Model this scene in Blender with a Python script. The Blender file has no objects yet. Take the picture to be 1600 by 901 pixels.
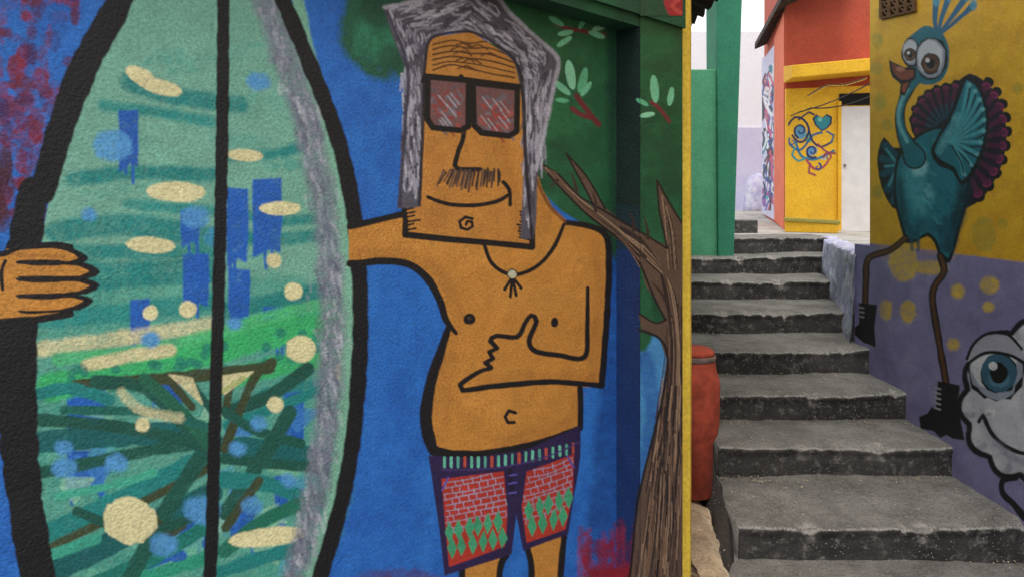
import bpy, bmesh, math, random, itertools
import numpy as np
from mathutils import Vector, noise
random.seed(7); RNG=np.random.default_rng(5)
S=bpy.context.scene; COL=S.collection
E=1.87; F=1200.0; HY=320.0

# ---------------------------------------------------------------- helpers
def lin(c):
    r=[]
    for v in c[:3]:
        v=max(0,min(255,v))/255.0
        r.append(v/12.92 if v<=.04045 else ((v+.055)/1.055)**2.4)
    return tuple(r)
def tag(o,label=None,cat=None,group=None,kind=None):
    if label:o['label']=label
    if cat:o['category']=cat
    if group:o['group']=group
    if kind:o['kind']=kind
    return o
def thing(name,label,cat,loc=(0,0,0),group=None):
    o=bpy.data.objects.new(name,None); COL.objects.link(o); o.location=loc
    o.empty_display_size=.1
    return tag(o,label,cat,group)
def link(name,me,parent=None):
    o=bpy.data.objects.new(name,me); COL.objects.link(o)
    if parent:
        o.parent=parent
        off=Vector((0,0,0)); p=parent
        while p: off+=Vector(p.location); p=p.parent
        o.location=-off
    return o
def mesh(name,verts,faces,mat,parent=None,smooth=False):
    me=bpy.data.meshes.new(name); me.from_pydata([tuple(v) for v in verts],[],faces)
    me.materials.append(mat)
    if smooth:
        for p in me.polygons:p.use_smooth=True
    me.update()
    return link(name,me,parent)
class MB:
    def __init__(s): s.v=[]; s.f=[]
    def add(s,vs,fs):
        b=len(s.v); s.v+= [Vector(v) for v in vs]; s.f+=[[i+b for i in f] for f in fs]
    def quad(s,a,b,c,d): s.add([a,b,c,d],[[0,1,2,3]])
    def box(s,x0,x1,y0,y1,z0,z1):
        s.add([(x,y,z) for z in (z0,z1) for y in (y0,y1) for x in (x0,x1)],
              [[0,2,3,1],[4,5,7,6],[0,1,5,4],[2,6,7,3],[0,4,6,2],[1,3,7,5]])
    def prism(s,poly,z0,z1):
        n=len(poly)
        s.add([(p[0],p[1],z0) for p in poly]+[(p[0],p[1],z1) for p in poly],
              [list(range(n))[::-1],[i+n for i in range(n)]]+[[i,(i+1)%n,(i+1)%n+n,i+n] for i in range(n)])
    def hexa(s,b,t):
        s.add(list(b)+list(t),[[3,2,1,0],[4,5,6,7],[0,1,5,4],[1,2,6,5],[2,3,7,6],[3,0,4,7]])
    def lathe(s,cx,cy,prof,n=40,wob=0):
        vs=[];fs=[]
        for r,z in prof:
            for i in range(n):
                a=2*math.pi*i/n
                rr=r*(1+wob*noise.noise(Vector((math.cos(a)*2,math.sin(a)*2,z*8))))
                vs.append((cx+rr*math.cos(a),cy+rr*math.sin(a),z))
        for k in range(len(prof)-1):
            for i in range(n):
                j=(i+1)%n; fs.append([k*n+i,k*n+j,(k+1)*n+j,(k+1)*n+i])
        fs.append([i for i in range(n)][::-1]); fs.append([(len(prof)-1)*n+i for i in range(n)])
        s.add(vs,fs)
    def build(s,name,mat,parent=None,smooth=False,bevel=0):
        o=mesh(name,s.v,s.f,mat,parent,smooth)
        bm=bmesh.new(); bm.from_mesh(o.data); bmesh.ops.recalc_face_normals(bm,faces=bm.faces)
        bm.to_mesh(o.data); bm.free()
        if bevel:
            m=o.modifiers.new('b','BEVEL'); m.width=bevel; m.segments=2; m.limit_method='ANGLE'
        return o

# ---------------------------------------------------------------- materials
def mat_base(name):
    m=bpy.data.materials.new(name); m.use_nodes=True
    nt=m.node_tree; N=nt.nodes; L=nt.links
    b=N['Principled BSDF']; 
    g=N.new('ShaderNodeNewGeometry')
    return m,nt,N,L,b,g
def nz(N,L,g,scale,detail=3,rough=.6,sc3=None):
    n=N.new('ShaderNodeTexNoise'); n.inputs['Scale'].default_value=scale
    n.inputs['Detail'].default_value=detail; n.inputs['Roughness'].default_value=rough
    L.new(g.outputs['Position'],n.inputs['Vector'])
    return n.outputs['Fac']
def mrange(N,L,s,a,b,c,d):
    m=N.new('ShaderNodeMapRange'); 
    for i,v in zip((1,2,3,4),(a,b,c,d)): m.inputs[i].default_value=v
    L.new(s,m.inputs[0]); return m.outputs[0]
def mixc(N,L,f,a,b,mode='MIX'):
    m=N.new('ShaderNodeMix'); m.data_type='RGBA'; m.blend_type=mode
    if isinstance(f,(int,float)): m.inputs[0].default_value=f
    else: L.new(f,m.inputs[0])
    for i,v in ((6,a),(7,b)):
        if isinstance(v,tuple): m.inputs[i].default_value=(*v[:3],1)
        else: L.new(v,m.inputs[i])
    return m.outputs[2]
def stucco_bump(N,L,g,b,gscale=150,dist=.0035,strength=.55):
    a=nz(N,L,g,gscale,3,.62); c=nz(N,L,g,9,1,.5)
    m1=N.new('ShaderNodeMath'); m1.operation='MULTIPLY_ADD'; L.new(c,m1.inputs[0]); m1.inputs[1].default_value=2.2; L.new(a,m1.inputs[2])
    bp=N.new('ShaderNodeBump'); bp.inputs['Strength'].default_value=strength; bp.inputs['Distance'].default_value=dist*1.25
    L.new(m1.outputs[0],bp.inputs['Height']); L.new(bp.outputs[0],b.inputs['Normal'])
    return a
def stucco(name,col,col2=None,amt=.5,gscale=150,dist=.0035,rough=.75,dirt=.25,mscale=3):
    m,nt,N,L,b,g=mat_base(name)
    a=stucco_bump(N,L,g,b,gscale,dist)
    c1=lin(col); c2=lin(col2) if col2 else tuple(x*.6 for x in c1)
    f=mrange(N,L,nz(N,L,g,mscale,4,.65),.38,.66,0,amt)
    c=mixc(N,L,f,c1,c2)
    gr=mrange(N,L,a,.3,.7,1-dirt,1+dirt*.5)
    cc=N.new('ShaderNodeVectorMath'); cc.operation='SCALE'; L.new(c,cc.inputs[0]); L.new(gr,cc.inputs['Scale'])
    L.new(cc.outputs[0],b.inputs['Base Color']); b.inputs['Roughness'].default_value=rough
    return m
def paint_mat():
    m,nt,N,L,b,g=mat_base('sprayed_wall_paint')
    a=stucco_bump(N,L,g,b,150,.0036,.65)
    at=N.new('ShaderNodeAttribute'); at.attribute_name='Col'
    gr=mrange(N,L,a,.3,.7,.76,1.16)
    cc=N.new('ShaderNodeVectorMath'); cc.operation='SCALE'; L.new(at.outputs['Color'],cc.inputs[0]); L.new(gr,cc.inputs['Scale'])
    L.new(cc.outputs[0],b.inputs['Base Color']); b.inputs['Roughness'].default_value=.62
    return m
def concrete(name,top,side,dist=.004):
    m,nt,N,L,b,g=mat_base(name)
    a=stucco_bump(N,L,g,b,80,dist,.9)
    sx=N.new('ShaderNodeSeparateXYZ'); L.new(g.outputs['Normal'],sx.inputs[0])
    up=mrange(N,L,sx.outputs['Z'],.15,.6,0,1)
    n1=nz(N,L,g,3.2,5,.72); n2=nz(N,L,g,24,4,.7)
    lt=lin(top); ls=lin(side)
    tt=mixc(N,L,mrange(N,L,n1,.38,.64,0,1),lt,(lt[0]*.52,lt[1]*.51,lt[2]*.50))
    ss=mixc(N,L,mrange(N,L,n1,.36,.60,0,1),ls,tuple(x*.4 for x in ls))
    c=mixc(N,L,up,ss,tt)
    # pale worn edge where the surface turns from riser to tread
    e1=mrange(N,L,sx.outputs['Z'],.25,.6,0,1); e2=mrange(N,L,sx.outputs['Z'],.80,.97,1,0)
    em=N.new('ShaderNodeMath'); em.operation='MULTIPLY'; L.new(e1,em.inputs[0]); L.new(e2,em.inputs[1])
    em2=N.new('ShaderNodeMath'); em2.operation='MULTIPLY'; L.new(em.outputs[0],em2.inputs[0]); L.new(mrange(N,L,n2,.35,.6,.1,.75),em2.inputs[1])
    c=mixc(N,L,em2.outputs[0],c,tuple(min(.8,x*1.7) for x in lt))
    c=mixc(N,L,mrange(N,L,n2,.54,.70,0,.5),c,tuple(min(.8,x*1.3) for x in lt))
    c=mixc(N,L,mrange(N,L,a,.52,.70,0,.7),c,tuple(x*.3 for x in ls))
    v=N.new('ShaderNodeTexVoronoi'); v.inputs['Scale'].default_value=55; L.new(g.outputs['Position'],v.inputs['Vector'])
    sp=mrange(N,L,v.outputs['Distance'],.10,.16,1,0)
    pres=mrange(N,L,n1,.46,.56,0,.8)
    mu=N.new('ShaderNodeMath'); mu.operation='MULTIPLY'; L.new(sp,mu.inputs[0]); L.new(pres,mu.inputs[1])
    c=mixc(N,L,mu.outputs[0],c,lin((205,198,182)))
    L.new(c,b.inputs['Base Color']); b.inputs['Roughness'].default_value=.88
    return m
def plain(name,col,rough=.5,var=.2,sc=20,bump=.001):
    m,nt,N,L,b,g=mat_base(name)
    n=nz(N,L,g,sc,4,.65)
    c=mixc(N,L,mrange(N,L,n,.35,.65,0,1),lin(col),tuple(x*(1-var*1.6) for x in lin(col)))
    L.new(c,b.inputs['Base Color']); b.inputs['Roughness'].default_value=rough
    bp=N.new('ShaderNodeBump'); bp.inputs['Distance'].default_value=bump; bp.inputs['Strength'].default_value=.5
    L.new(n,bp.inputs['Height']); L.new(bp.outputs[0],b.inputs['Normal'])
    return m
PM=paint_mat()

# ---------------------------------------------------------------- wall planes and wall painting (vertex colours on a fine wall mesh)
class Plane:
    def __init__(s,p,u,n):
        s.p=p; l=math.hypot(*u); s.u=(u[0]/l,u[1]/l); l=math.hypot(*n); s.n=Vector((n[0]/l,n[1]/l,0))
    def hit(s,px,py,off=0):
        a=(px-800)/F
        t=(a*s.p[1]-s.p[0])/(s.u[0]-a*s.u[1])
        X=s.p[0]+t*s.u[0]; Y=s.p[1]+t*s.u[1]
        return Vector((X,Y,E+(HY-py)/F*Y))+s.n*off
def vnoise(shape,k):
    ny,nx=shape; gy,gx=int(ny/k)+3,int(nx/k)+3
    G=RNG.random((gy,gx))*2-1
    y=np.arange(ny)/k; x=np.arange(nx)/k
    yi=y.astype(int); xi=x.astype(int); fy=(y-yi)[:,None]; fx=(x-xi)[None,:]
    fy=fy*fy*(3-2*fy); fx=fx*fx*(3-2*fx)
    a=G[yi][:,xi];b=G[yi][:,xi+1];c=G[yi+1][:,xi];d=G[yi+1][:,xi+1]
    return (a*(1-fx)+b*fx)*(1-fy)+(c*(1-fx)+d*fx)*fy
class Surf:
    def __init__(s,xs,ys,plane,off,c1,c2,amt=.7):
        s.x=np.asarray(xs,float); s.y=np.asarray(ys,float); s.pl=plane; s.off=off
        sh=(len(s.y),len(s.x))
        s.n1=np.clip(.45*vnoise(sh,1.6)+.5*vnoise(sh,5)+.45*vnoise(sh,16),-1,1)
        s.n2=np.clip(.6*vnoise(sh,30)+.5*vnoise(sh,11)+.3*vnoise(sh,4),-1,1)
        m=np.clip(.5+.9*s.n2,0,1)[...,None]*amt
        s.img=np.array(lin(c1))*(1-m)+np.array(lin(c2))*m
        s.own=np.zeros((sh[0],sh[1]),np.int16)
PARTS=['painted_background']
class Painter:
    def __init__(s,surfs,part):
        s.surfs=surfs
        if part not in PARTS: PARTS.append(part)
        s.id=PARTS.index(part); s.jit=.05
    def col(s,c):
        k=1+random.uniform(-s.jit,s.jit); return np.array(lin(c))*k
    def blend(s,sf,j0,i0,M,col,fr):
        if M.max()<=0: return
        h,w=M.shape; sl=(slice(j0,j0+h),slice(i0,i0+w))
        A=.32*min(1,max(.45,fr/6))
        v=np.clip(M*(1+2*A)-A+sf.n1[sl]*A,0,1); v[M<=0]=0
        c=col[None,None,:]*(1+.10*sf.n2[sl]+.05*sf.n1[sl])[...,None]
        sf.img[sl]=sf.img[sl]*(1-v[...,None])+c*v[...,None]
        if s.id: sf.own[sl][v>.45]=s.id
    def region(s,sf,x0,x1,y0,y1):
        i0=np.searchsorted(sf.x,x0); i1=np.searchsorted(sf.x,x1,'right'); j0=np.searchsorted(sf.y,y0); j1=np.searchsorted(sf.y,y1,'right')
        return i0,i1,j0,j1
    def caps(s,sf,M,I,J,segs,fr,a):
        for x0,y0,h0,x1,y1,h1 in segs:
            R=max(h0,h1)+fr
            i0,i1,j0,j1=s.region(sf,min(x0,x1)-R,max(x0,x1)+R,min(y0,y1)-R,max(y0,y1)+R)
            if i0>=i1 or j0>=j1: continue
            X=sf.x[i0:i1][None,:];Y=sf.y[j0:j1][:,None]
            dx,dy=x1-x0,y1-y0; l2=dx*dx+dy*dy+1e-9
            t=np.clip(((X-x0)*dx+(Y-y0)*dy)/l2,0,1)
            d=np.sqrt((X-x0-t*dx)**2+(Y-y0-t*dy)**2)
            v=np.clip((h0+(h1-h0)*t+fr-d)/max(fr,.3),0,1)*a
            sub=M[j0-J:j1-J,i0-I:i1-I]; np.maximum(sub,v,out=sub)
    def poly(s,pts,c,a=1,fr=1.5,smooth=True,wob=.8):
        p=catmull(pts,True,8) if smooth else densify(pts)
        ph=random.random()*99
        p=[(x+wob*noise.noise(Vector((x*.09,y*.09,ph))),y+wob*noise.noise(Vector((x*.09,y*.09,ph+40)))) for x,y in p]
        col=s.col(c); xs=[q[0] for q in p]; ys=[q[1] for q in p]; n=len(p)
        for sf in s.surfs:
            i0,i1,j0,j1=s.region(sf,min(xs)-fr-1,max(xs)+fr+1,min(ys)-fr-1,max(ys)+fr+1)
            if i0>=i1 or j0>=j1: continue
            X=sf.x[i0:i1];Y=sf.y[j0:j1]; ins=np.zeros((j1-j0,i1-i0),bool)
            for k in range(n):
                ax,ay=p[k];bx,by=p[(k+1)%n]
                if ay==by: continue
                lo,hi=min(ay,by),max(ay,by)
                r0=np.searchsorted(Y,lo,'right'); r1=np.searchsorted(Y,hi,'right')
                if r0>=r1: continue
                xi=ax+(Y[r0:r1]-ay)*(bx-ax)/(by-ay)
                ins[r0:r1]^= X[None,:]<xi[:,None]
            M=ins*float(a)
            if fr>0:
                s.caps(sf,M,i0,j0,[(p[k][0],p[k][1],0,p[(k+1)%n][0],p[(k+1)%n][1],0) for k in range(n)],fr,a)
            s.blend(sf,j0,i0,M,col,fr)
    def stroke(s,pts,w,c,a=1,fr=1.5,smooth=True,wob=.6):
        if isinstance(w,(int,float)): w=[w]
        P=[(*p,w[min(len(w)-1,int(round(i*(len(w)-1)/max(1,len(pts)-1))))]) for i,p in enumerate(pts)]
        P=catmull(P,False,6) if smooth and len(P)>2 else catmull(P,False,20) if len(P)==2 else P
        ph=random.random()*99; Q=[];L_=0
        for i,(x,y,ww) in enumerate(P):
            if i: L_+=math.hypot(x-P[i-1][0],y-P[i-1][1])
            Q.append((x+wob*noise.noise(Vector((L_*.04,ph,0))),y+wob*noise.noise(Vector((L_*.04,ph,9))),max(.2,ww/2*(1+.2*noise.noise(Vector((L_*.05,ph,5)))))))
        col=s.col(c); R=max(q[2] for q in Q)+fr+1
        xs=[q[0] for q in Q]; ys=[q[1] for q in Q]
        for sf in s.surfs:
            i0,i1,j0,j1=s.region(sf,min(xs)-R,max(xs)+R,min(ys)-R,max(ys)+R)
            if i0>=i1 or j0>=j1: continue
            M=np.zeros((j1-j0,i1-i0))
            s.caps(sf,M,i0,j0,[(*Q[k],*Q[k+1]) for k in range(len(Q)-1)],fr,a)
            s.blend(sf,j0,i0,M,col,fr)
    def dot(s,x,y,rx,ry,c,a=1,fr=1.5,ang=0):
        p=[]
        for i in range(14):
            t=2*math.pi*i/14; u_=rx*math.cos(t);v=ry*math.sin(t)
            p.append((x+u_*math.cos(ang)-v*math.sin(ang),y+u_*math.sin(ang)+v*math.cos(ang)))
        s.poly(p,c,a,fr,True,min(rx,ry)*.15)
def catmull(pts,closed,step=6):
    n=len(pts); out=[]
    rng=range(n) if closed else range(n-1)
    for i in rng:
        if closed: p=[pts[(i+k-1)%n] for k in range(4)]
        else: p=[pts[max(0,i-1)],pts[i],pts[i+1],pts[min(n-1,i+2)]]
        d=math.hypot(p[2][0]-p[1][0],p[2][1]-p[1][1]); m=max(1,min(40,int(d/step)))
        for k in range(m):
            t=k/m; q=[]
            for c in range(len(p[0])):
                a,b_,c_,d_=p[0][c],p[1][c],p[2][c],p[3][c]
                q.append(.5*(2*b_+(c_-a)*t+(2*a-5*b_+4*c_-d_)*t*t+(3*b_-a-3*c_+d_)*t**3))
            out.append(tuple(q))
    if not closed: out.append(tuple(pts[-1]))
    return out
def densify(pts,step=25):
    out=[];n=len(pts)
    for i in range(n):
        a=pts[i];b=pts[(i+1)%n]; m=max(1,min(30,int(math.hypot(b[0]-a[0],b[1]-a[1])/step)))
        for k in range(m): out.append((a[0]+(b[0]-a[0])*k/m,a[1]+(b[1]-a[1])*k/m))
    return out
def build_part(surfs,part,parent,name=None):
    pid=PARTS.index(part); V_=[];C_=[];Q_=[];base=0
    for sf in surfs:
        mask=sf.own[:-1,:-1]==pid
        if not mask.any(): continue
        ny,nx=sf.own.shape
        jj,ii=np.nonzero(mask); a=jj*nx+ii
        q=np.stack([a,a+nx,a+nx+1,a+1],1)
        uq,inv=np.unique(q.ravel(),return_inverse=True)
        j=uq//nx;i=uq%nx
        al=(sf.x-800)/F; pl=sf.pl
        t=(al*pl.p[1]-pl.p[0])/(pl.u[0]-al*pl.u[1])
        X=pl.p[0]+t*pl.u[0];Y=pl.p[1]+t*pl.u[1]
        co=np.stack([X[i]+pl.n.x*sf.off,Y[i]+pl.n.y*sf.off,E+(HY-sf.y[j])/F*Y[i]],1)
        V_.append(co); cc=sf.img[j,i]; C_.append(np.concatenate([cc,np.ones((len(cc),1))],1)); Q_.append(inv.reshape(-1)+base); base+=len(uq)
    if not V_: return None
    V_=np.concatenate(V_);C_=np.concatenate(C_);Q_=np.concatenate(Q_)
    nm=name or part
    me=bpy.data.meshes.new(nm); me.vertices.add(len(V_)); me.vertices.foreach_set('co',V_.astype(np.float32).ravel())
    me.loops.add(len(Q_)); me.loops.foreach_set('vertex_index',Q_.astype(np.int32))
    nf=len(Q_)//4; me.polygons.add(nf); me.polygons.foreach_set('loop_start',(np.arange(nf)*4).astype(np.int32))
    me.update(calc_edges=True)
    ca=me.color_attributes.new('Col','FLOAT_COLOR','POINT'); ca.data.foreach_set('color',np.clip(C_,0,1).astype(np.float32).ravel())
    me.materials.append(PM)
    return link(nm,me,parent)
ar=np.arange
def seq(*a): return np.unique(np.round(np.concatenate([np.atleast_1d(x) for x in a]),3))

# ================================================================= MURAL HOUSE
u=(.692,.722)
ul=math.hypot(*u); u=(u[0]/ul,u[1]/ul); nn=(u[1],-u[0])
RP=Plane((.675,3.0),u,nn)
Pc=RP.hit(963,320); D=.0978
Pq=(Pc.x+nn[0]*D,Pc.y+nn[1]*D)
TP=Plane((Pc.x,Pc.y),nn,(-u[0],-u[1]))
QP=Plane(Pq,u,nn)
Pe=QP.hit(1066,320)
HL=.604; HU=.641
M_blue=stucco('blue_stucco',(30,98,180),(20,70,150),.7)
M_green=stucco('dark_green_stucco',(24,90,56),(16,62,44),.8)
M_dkgreen=stucco('shadow_green_stucco',(14,48,36),(10,34,30),.8)  # shaded copy of the green, the return's shade mixed into its colour
house=thing('mural_house','stucco house front painted with a surfer, surfboard and tree, left of the stairs','house',(Pe.x,Pe.y,0))
def along(p,t): return Vector((p[0]-u[0]*t,p[1]-u[1]*t,0))
def V(p,z): return Vector((p[0],p[1],z))
far=3.4
Lr=along((Pc.x,Pc.y),far); Lq=along(Pq,far)
m=MB(); m.quad(V(Lr,0),V(Pc,0),V(Pc,E+HL+.01),V(Lr,E+HL+.01)); m.build('wall',M_blue,house)
m=MB(); m.quad(V(Pc,0),V(Pq,0),V(Pq,E+HL+.01),V(Pc,E+HL+.01))
m.quad(V(Pq,0),V(Pe,0),V(Pe,E+HU),V(Pq,E+HU)); m.build('pier',M_dkgreen,house)
m=MB()
m.quad(V(Lr,E+HL),V(Pc,E+HL),V(Pq,E+HL),V(Lq,E+HL))
m.quad(V(Lq,E+HL),V(Pq,E+HL),V(Pq,E+HU),V(Lq,E+HU))
Pu=(Pq[0]+nn[0]*.014,Pq[1]+nn[1]*.014); Peu=(Pe.x+nn[0]*.014,Pe.y+nn[1]*.014); Lu=along(Pu,far)
m.quad(V(Lu,E+HU),V(Peu,E+HU),V(Peu,E+1.75),V(Lu,E+1.75))
m.quad(V(Lq,E+HU),V(Pe,E+HU),V(Peu,E+HU),V(Lu,E+HU))
m.build('lintel',M_green,house)
m=MB(); bk=(1.45,7.66)
m.quad(V(Pe,0),V(bk,0),V(bk,E+1.75),V(Pe,E+1.75)); m.quad(V(Pe,E+HU),V(Peu,E+HU),V(Peu,E+1.75),V(Pe,E+1.75))
m.quad(V(bk,0),(-4,7.66,0),(-4,7.66,E+1.75),V(bk,E+1.75))
m.quad(V(Lr,0),(-4,7.66,0),(-4,7.66,E+1.75),V(Lr,E+1.75))
m.build('side_wall',M_green,house)
M_tile=plain('weathered_roof_tile',(70,58,52),.85,.4,12,.004)
m=MB()
nseg=60
vs=[];fs=[]
for i in range(nseg+1):
    Y=3.3+(6.95-3.3)*i/nseg; r=.03*math.sin(i*1.55)
    vs+= [(1.60+.01*math.sin(i),Y,E+1.60+r),(-1.0,Y,E+2.5+r),(1.60,Y,E+1.64+r),(-1.0,Y,E+2.54+r)]
for i in range(nseg):
    a=i*4;b=a+4; fs+=[[a,b,b+1,a+1],[a+2,a+3,b+3,b+2],[a,a+2,b+2,b]]
fs.append([0,1,3,2]); e=nseg*4; fs.append([e,e+2,e+3,e+1])
m.add(vs,fs); m.build('roof',M_tile,house)

st_=1.25
YS=seq(ar(-420,-10,14),ar(-10,911,st_),ar(912,1500,12))
sR=Surf(seq(ar(-900,-10,14),ar(-10,963,st_),963),YS,RP,.0012,(40,116,204),(28,94,182),.75)
sT=Surf(seq(ar(963,1000,st_),1000),YS,TP,.0012,(12,42,34),(8,30,30),.8)  # recess return coloured dark to stand in for its shading
sQ=Surf(seq(ar(1000,1066,st_),1066),YS,QP,.0012,(24,96,58),(16,72,46),.8)
sU=Surf(seq(ar(1000,1066,st_),1066),seq(ar(-60,26,st_)),Plane(Pu,u,nn),.0012,(24,90,56),(16,66,46),.8)
MUR=[sR,sT,sQ,sU]; SURF=[sR,sT,sQ]
bg=Painter([sR],'painted_background')
bg.poly([(640,-420),(800,-420),(900,-420),(963,-420),(970,420),(930,360),(880,330),(830,280),(800,200),(760,60),(640,20)],(26,92,56),1,3,False,0)
for i in range(60):
    x=random.uniform(840,960);y=random.uniform(20,330); bg.dot(x,y,random.uniform(8,24),random.uniform(8,24),random.choice([(30,104,62),(16,70,44),(36,112,72)]),.35,12)
bg.poly([(545,20),(560,-60),(620,-120),(700,-90),(700,30),(640,60),(630,110),(590,118),(555,90),(538,60)],(28,92,66),.9,18)
bg.dot(585,62,30,34,(54,150,112),.4,22); bg.dot(600,15,34,24,(16,66,48),.6,14); bg.dot(610,95,16,20,(20,70,50),.5,12)
bg.stroke([(955,0),(958,200),(957,420)],8,(10,44,34),.55,14)
bg.surfs=[sQ]
bg.poly([(1000,500),(1030,520),(1067,520),(1067,1500),(1000,1500)],(74,150,208),1,12,False)
bg.poly([(1000,455),(1012,470),(1016,520),(1000,545)],(28,95,60),1,8)
bg.stroke([(1008,560),(1020,640),(1006,740)],16,(35,95,175),.6,12)
bg.surfs=[sT]
bg.poly([(955,380),(1010,380),(1010,1500),(955,1500)],(12,46,98),1,12,False,0)  # deeper blue carries the return's shade in the paint
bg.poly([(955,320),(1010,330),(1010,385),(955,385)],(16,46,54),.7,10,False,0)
bg.surfs=[sR]
for i in range(70):
    x=random.uniform(560,940);y=random.uniform(350,900)
    bg.stroke([(x,y),(x+random.uniform(-8,8),y+random.uniform(30,110))],random.uniform(6,24),random.choice([(48,124,210),(30,96,184),(38,112,200)]),.32,14)
for i in range(20):
    x=random.uniform(560,640);y=random.uniform(110,330)
    bg.stroke([(x,y),(x+random.uniform(-8,8),y+random.uniform(20,60))],random.uniform(8,20),random.choice([(46,120,204),(30,94,180)]),.35,12)
bg.poly([(945,410),(963,410),(963,1400),(915,1400),(925,800),(945,600)],(18,70,144),.6,20,False)
bg.stroke([(645,110),(640,250),(636,320)],12,(18,66,138),.5,10)
for i in range(190):
    x=random.uniform(-40,150)*random.uniform(.3,1);y=random.uniform(-60,340)
    bg.dot(x,y,random.uniform(3,14),random.uniform(4,18),random.choice([(134,28,48),(96,28,66),(110,40,70),(66,34,90),(140,34,50)]),random.uniform(.3,.7),7)
for i in range(9): bg.dot(random.uniform(-6,12),random.uniform(240,370),9,20,(74,30,48),.6,6)
for sset in ([sR],[sT,sQ]):
    bg.surfs=sset
    for i in range(110):
        x=random.uniform(905,1064); y=random.uniform(810,940)
        bg.stroke([(x,y),(x+random.uniform(-3,3),y+random.uniform(20,60))],random.uniform(2,6),random.choice([(160,26,46),(110,24,44),(146,30,60)]),.45,7)
    bg.poly([(925,895),(1067,880),(1067,1500),(900,1500)],(140,28,48),.85,24,False)
bg.surfs=[sR]
bg.stroke([(570,905),(640,900),(700,915)],16,(90,40,90),.5,12)
bg.surfs=[sU]
bg.poly([(1028,-80),(1070,-80),(1070,40),(1056,30),(1040,8)],(156,32,46),1,4)
bg.stroke([(1062,20),(1050,10),(1060,0)],4,(196,70,66),.8,3)

# ---- tree and leaves
tr=Painter(SURF,'painted_tree')
BR=(98,76,62); DK=(30,22,22); TN=(160,132,106); TN2=(128,98,76)
tr.poly([(838,252),(872,272),(905,308),(930,328),(912,292),(884,240),(916,276),(945,326),(975,348),(1012,370),(1042,385),(1032,330),(1026,282),(1046,318),(1055,335),(1064,350),
 (1068,600),(1068,760),(1068,901),(1068,1500),(930,1500),(960,1100),(984,901),(997,780),(1018,690),(1034,620),(1042,560),(1030,528),(1003,515),(999,490),(1025,505),(1040,498),(1024,470),(1008,445),(1003,420),(985,388),(955,366),(925,342),(885,304),(856,272)],BR,1,1.5,False)
for i in range(170):
    t=random.random(); xa=1044+t*22; xb=986+t*80
    yb=random.uniform(620,980); ya=yb-random.uniform(40,180); f0=(ya-500)/440; f1=(yb-500)/440
    X0=xa+(xb-xa)*f0; X1=xa+(xb-xa)*f1
    tr.stroke([(X0,ya),((X0+X1)/2+2,(ya+yb)/2),(X1,yb)],random.uniform(.5,1.4),random.choice([DK,DK,DK,TN,TN2,(66,48,42)]),.8,1)
for i in range(60):
    t=random.random()
    P_=[(968+t*6,350+t*26),(1000+t*12,370+t*40),(1030+t*20,420+t*30),(1047+t*15,520),(1046+t*18,600)]
    tr.stroke(P_[random.randint(0,2):],random.uniform(.5,1.4),random.choice([DK,DK,TN,TN2,(56,40,36)]),.8,1)
for i in range(12):
    t=random.random(); tr.stroke([(1034+t*8,306+t*20),(1040+t*12,360),(1044+t*14,420)],1,random.choice([DK,TN]),.8,1)
tr.stroke([(838,252),(872,272),(905,308),(975,348),(1012,370),(1042,388),(1030,330),(1026,282)],2,DK,1,1.2,False)
tr.stroke([(1026,282),(1046,318),(1058,338),(1065,348)],2,DK,1,1.2,False)
tr.stroke([(884,240),(916,276),(945,326)],2,DK,1,1); tr.stroke([(884,240),(912,292),(930,326)],2,DK,1,1)
tr.stroke([(856,272),(885,304),(925,342),(985,388),(1003,420),(1024,470),(1040,500)],2.4,DK,1,1.2)
for k in range(8): tr.stroke([(852+k*2,262+k),(895+k*2,302+k*3),(950+k*3,346+k*4),(1000,382+k*5)],1.0,random.choice([DK,DK,TN,TN2]),.85,1)
for a_,b__ in [((930,330),(926,300)),((900,300),(892,270)),((1012,372),(1006,340)),((1040,470),(1018,440)),((990,360),(985,330)),((870,282),(858,292))]:
    tr.stroke([a_,((a_[0]+b__[0])/2+2,(a_[1]+b__[1])/2),b__],[5,3,.6],(58,42,36),.95,1)
tr.stroke([(1040,498),(1025,505),(999,490)],2,DK,1,1); tr.stroke([(999,515),(1030,528),(1043,560),(1035,620),(1018,690),(997,780),(984,901),(955,1100)],2.6,DK,1,1.5)
lf=Painter(SURF,'painted_leaves')
def spray(stem,leaves,w=4):
    lf.stroke(stem,w,(112,42,48),1,2)
    for x,y,a,l in leaves:
        a=math.radians(a); lf.dot(x+math.cos(a)*l/2,y-math.sin(a)*l/2,l/2,l*.14,random.choice([(118,198,156),(96,184,138),(140,210,170)]),1,1.8,-a)
spray([(945,55),(915,50),(888,45),(870,38)],[(880,40,150,26),(895,50,190,24),(905,45,60,20),(920,50,-20,26),(892,58,215,26),(925,48,20,24)])
spray([(935,195),(915,170),(900,150)],[(905,145,75,40),(895,140,100,46),(890,148,140,32),(888,158,175,20),(908,150,55,26)],6)
spray([(925,185),(905,178),(893,170)],[],5)
spray([(1045,190),(1030,170),(1018,160)],[(1024,160,95,42),(1012,165,150,20),(1045,165,80,28),(1022,178,190,22)],4)

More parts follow.
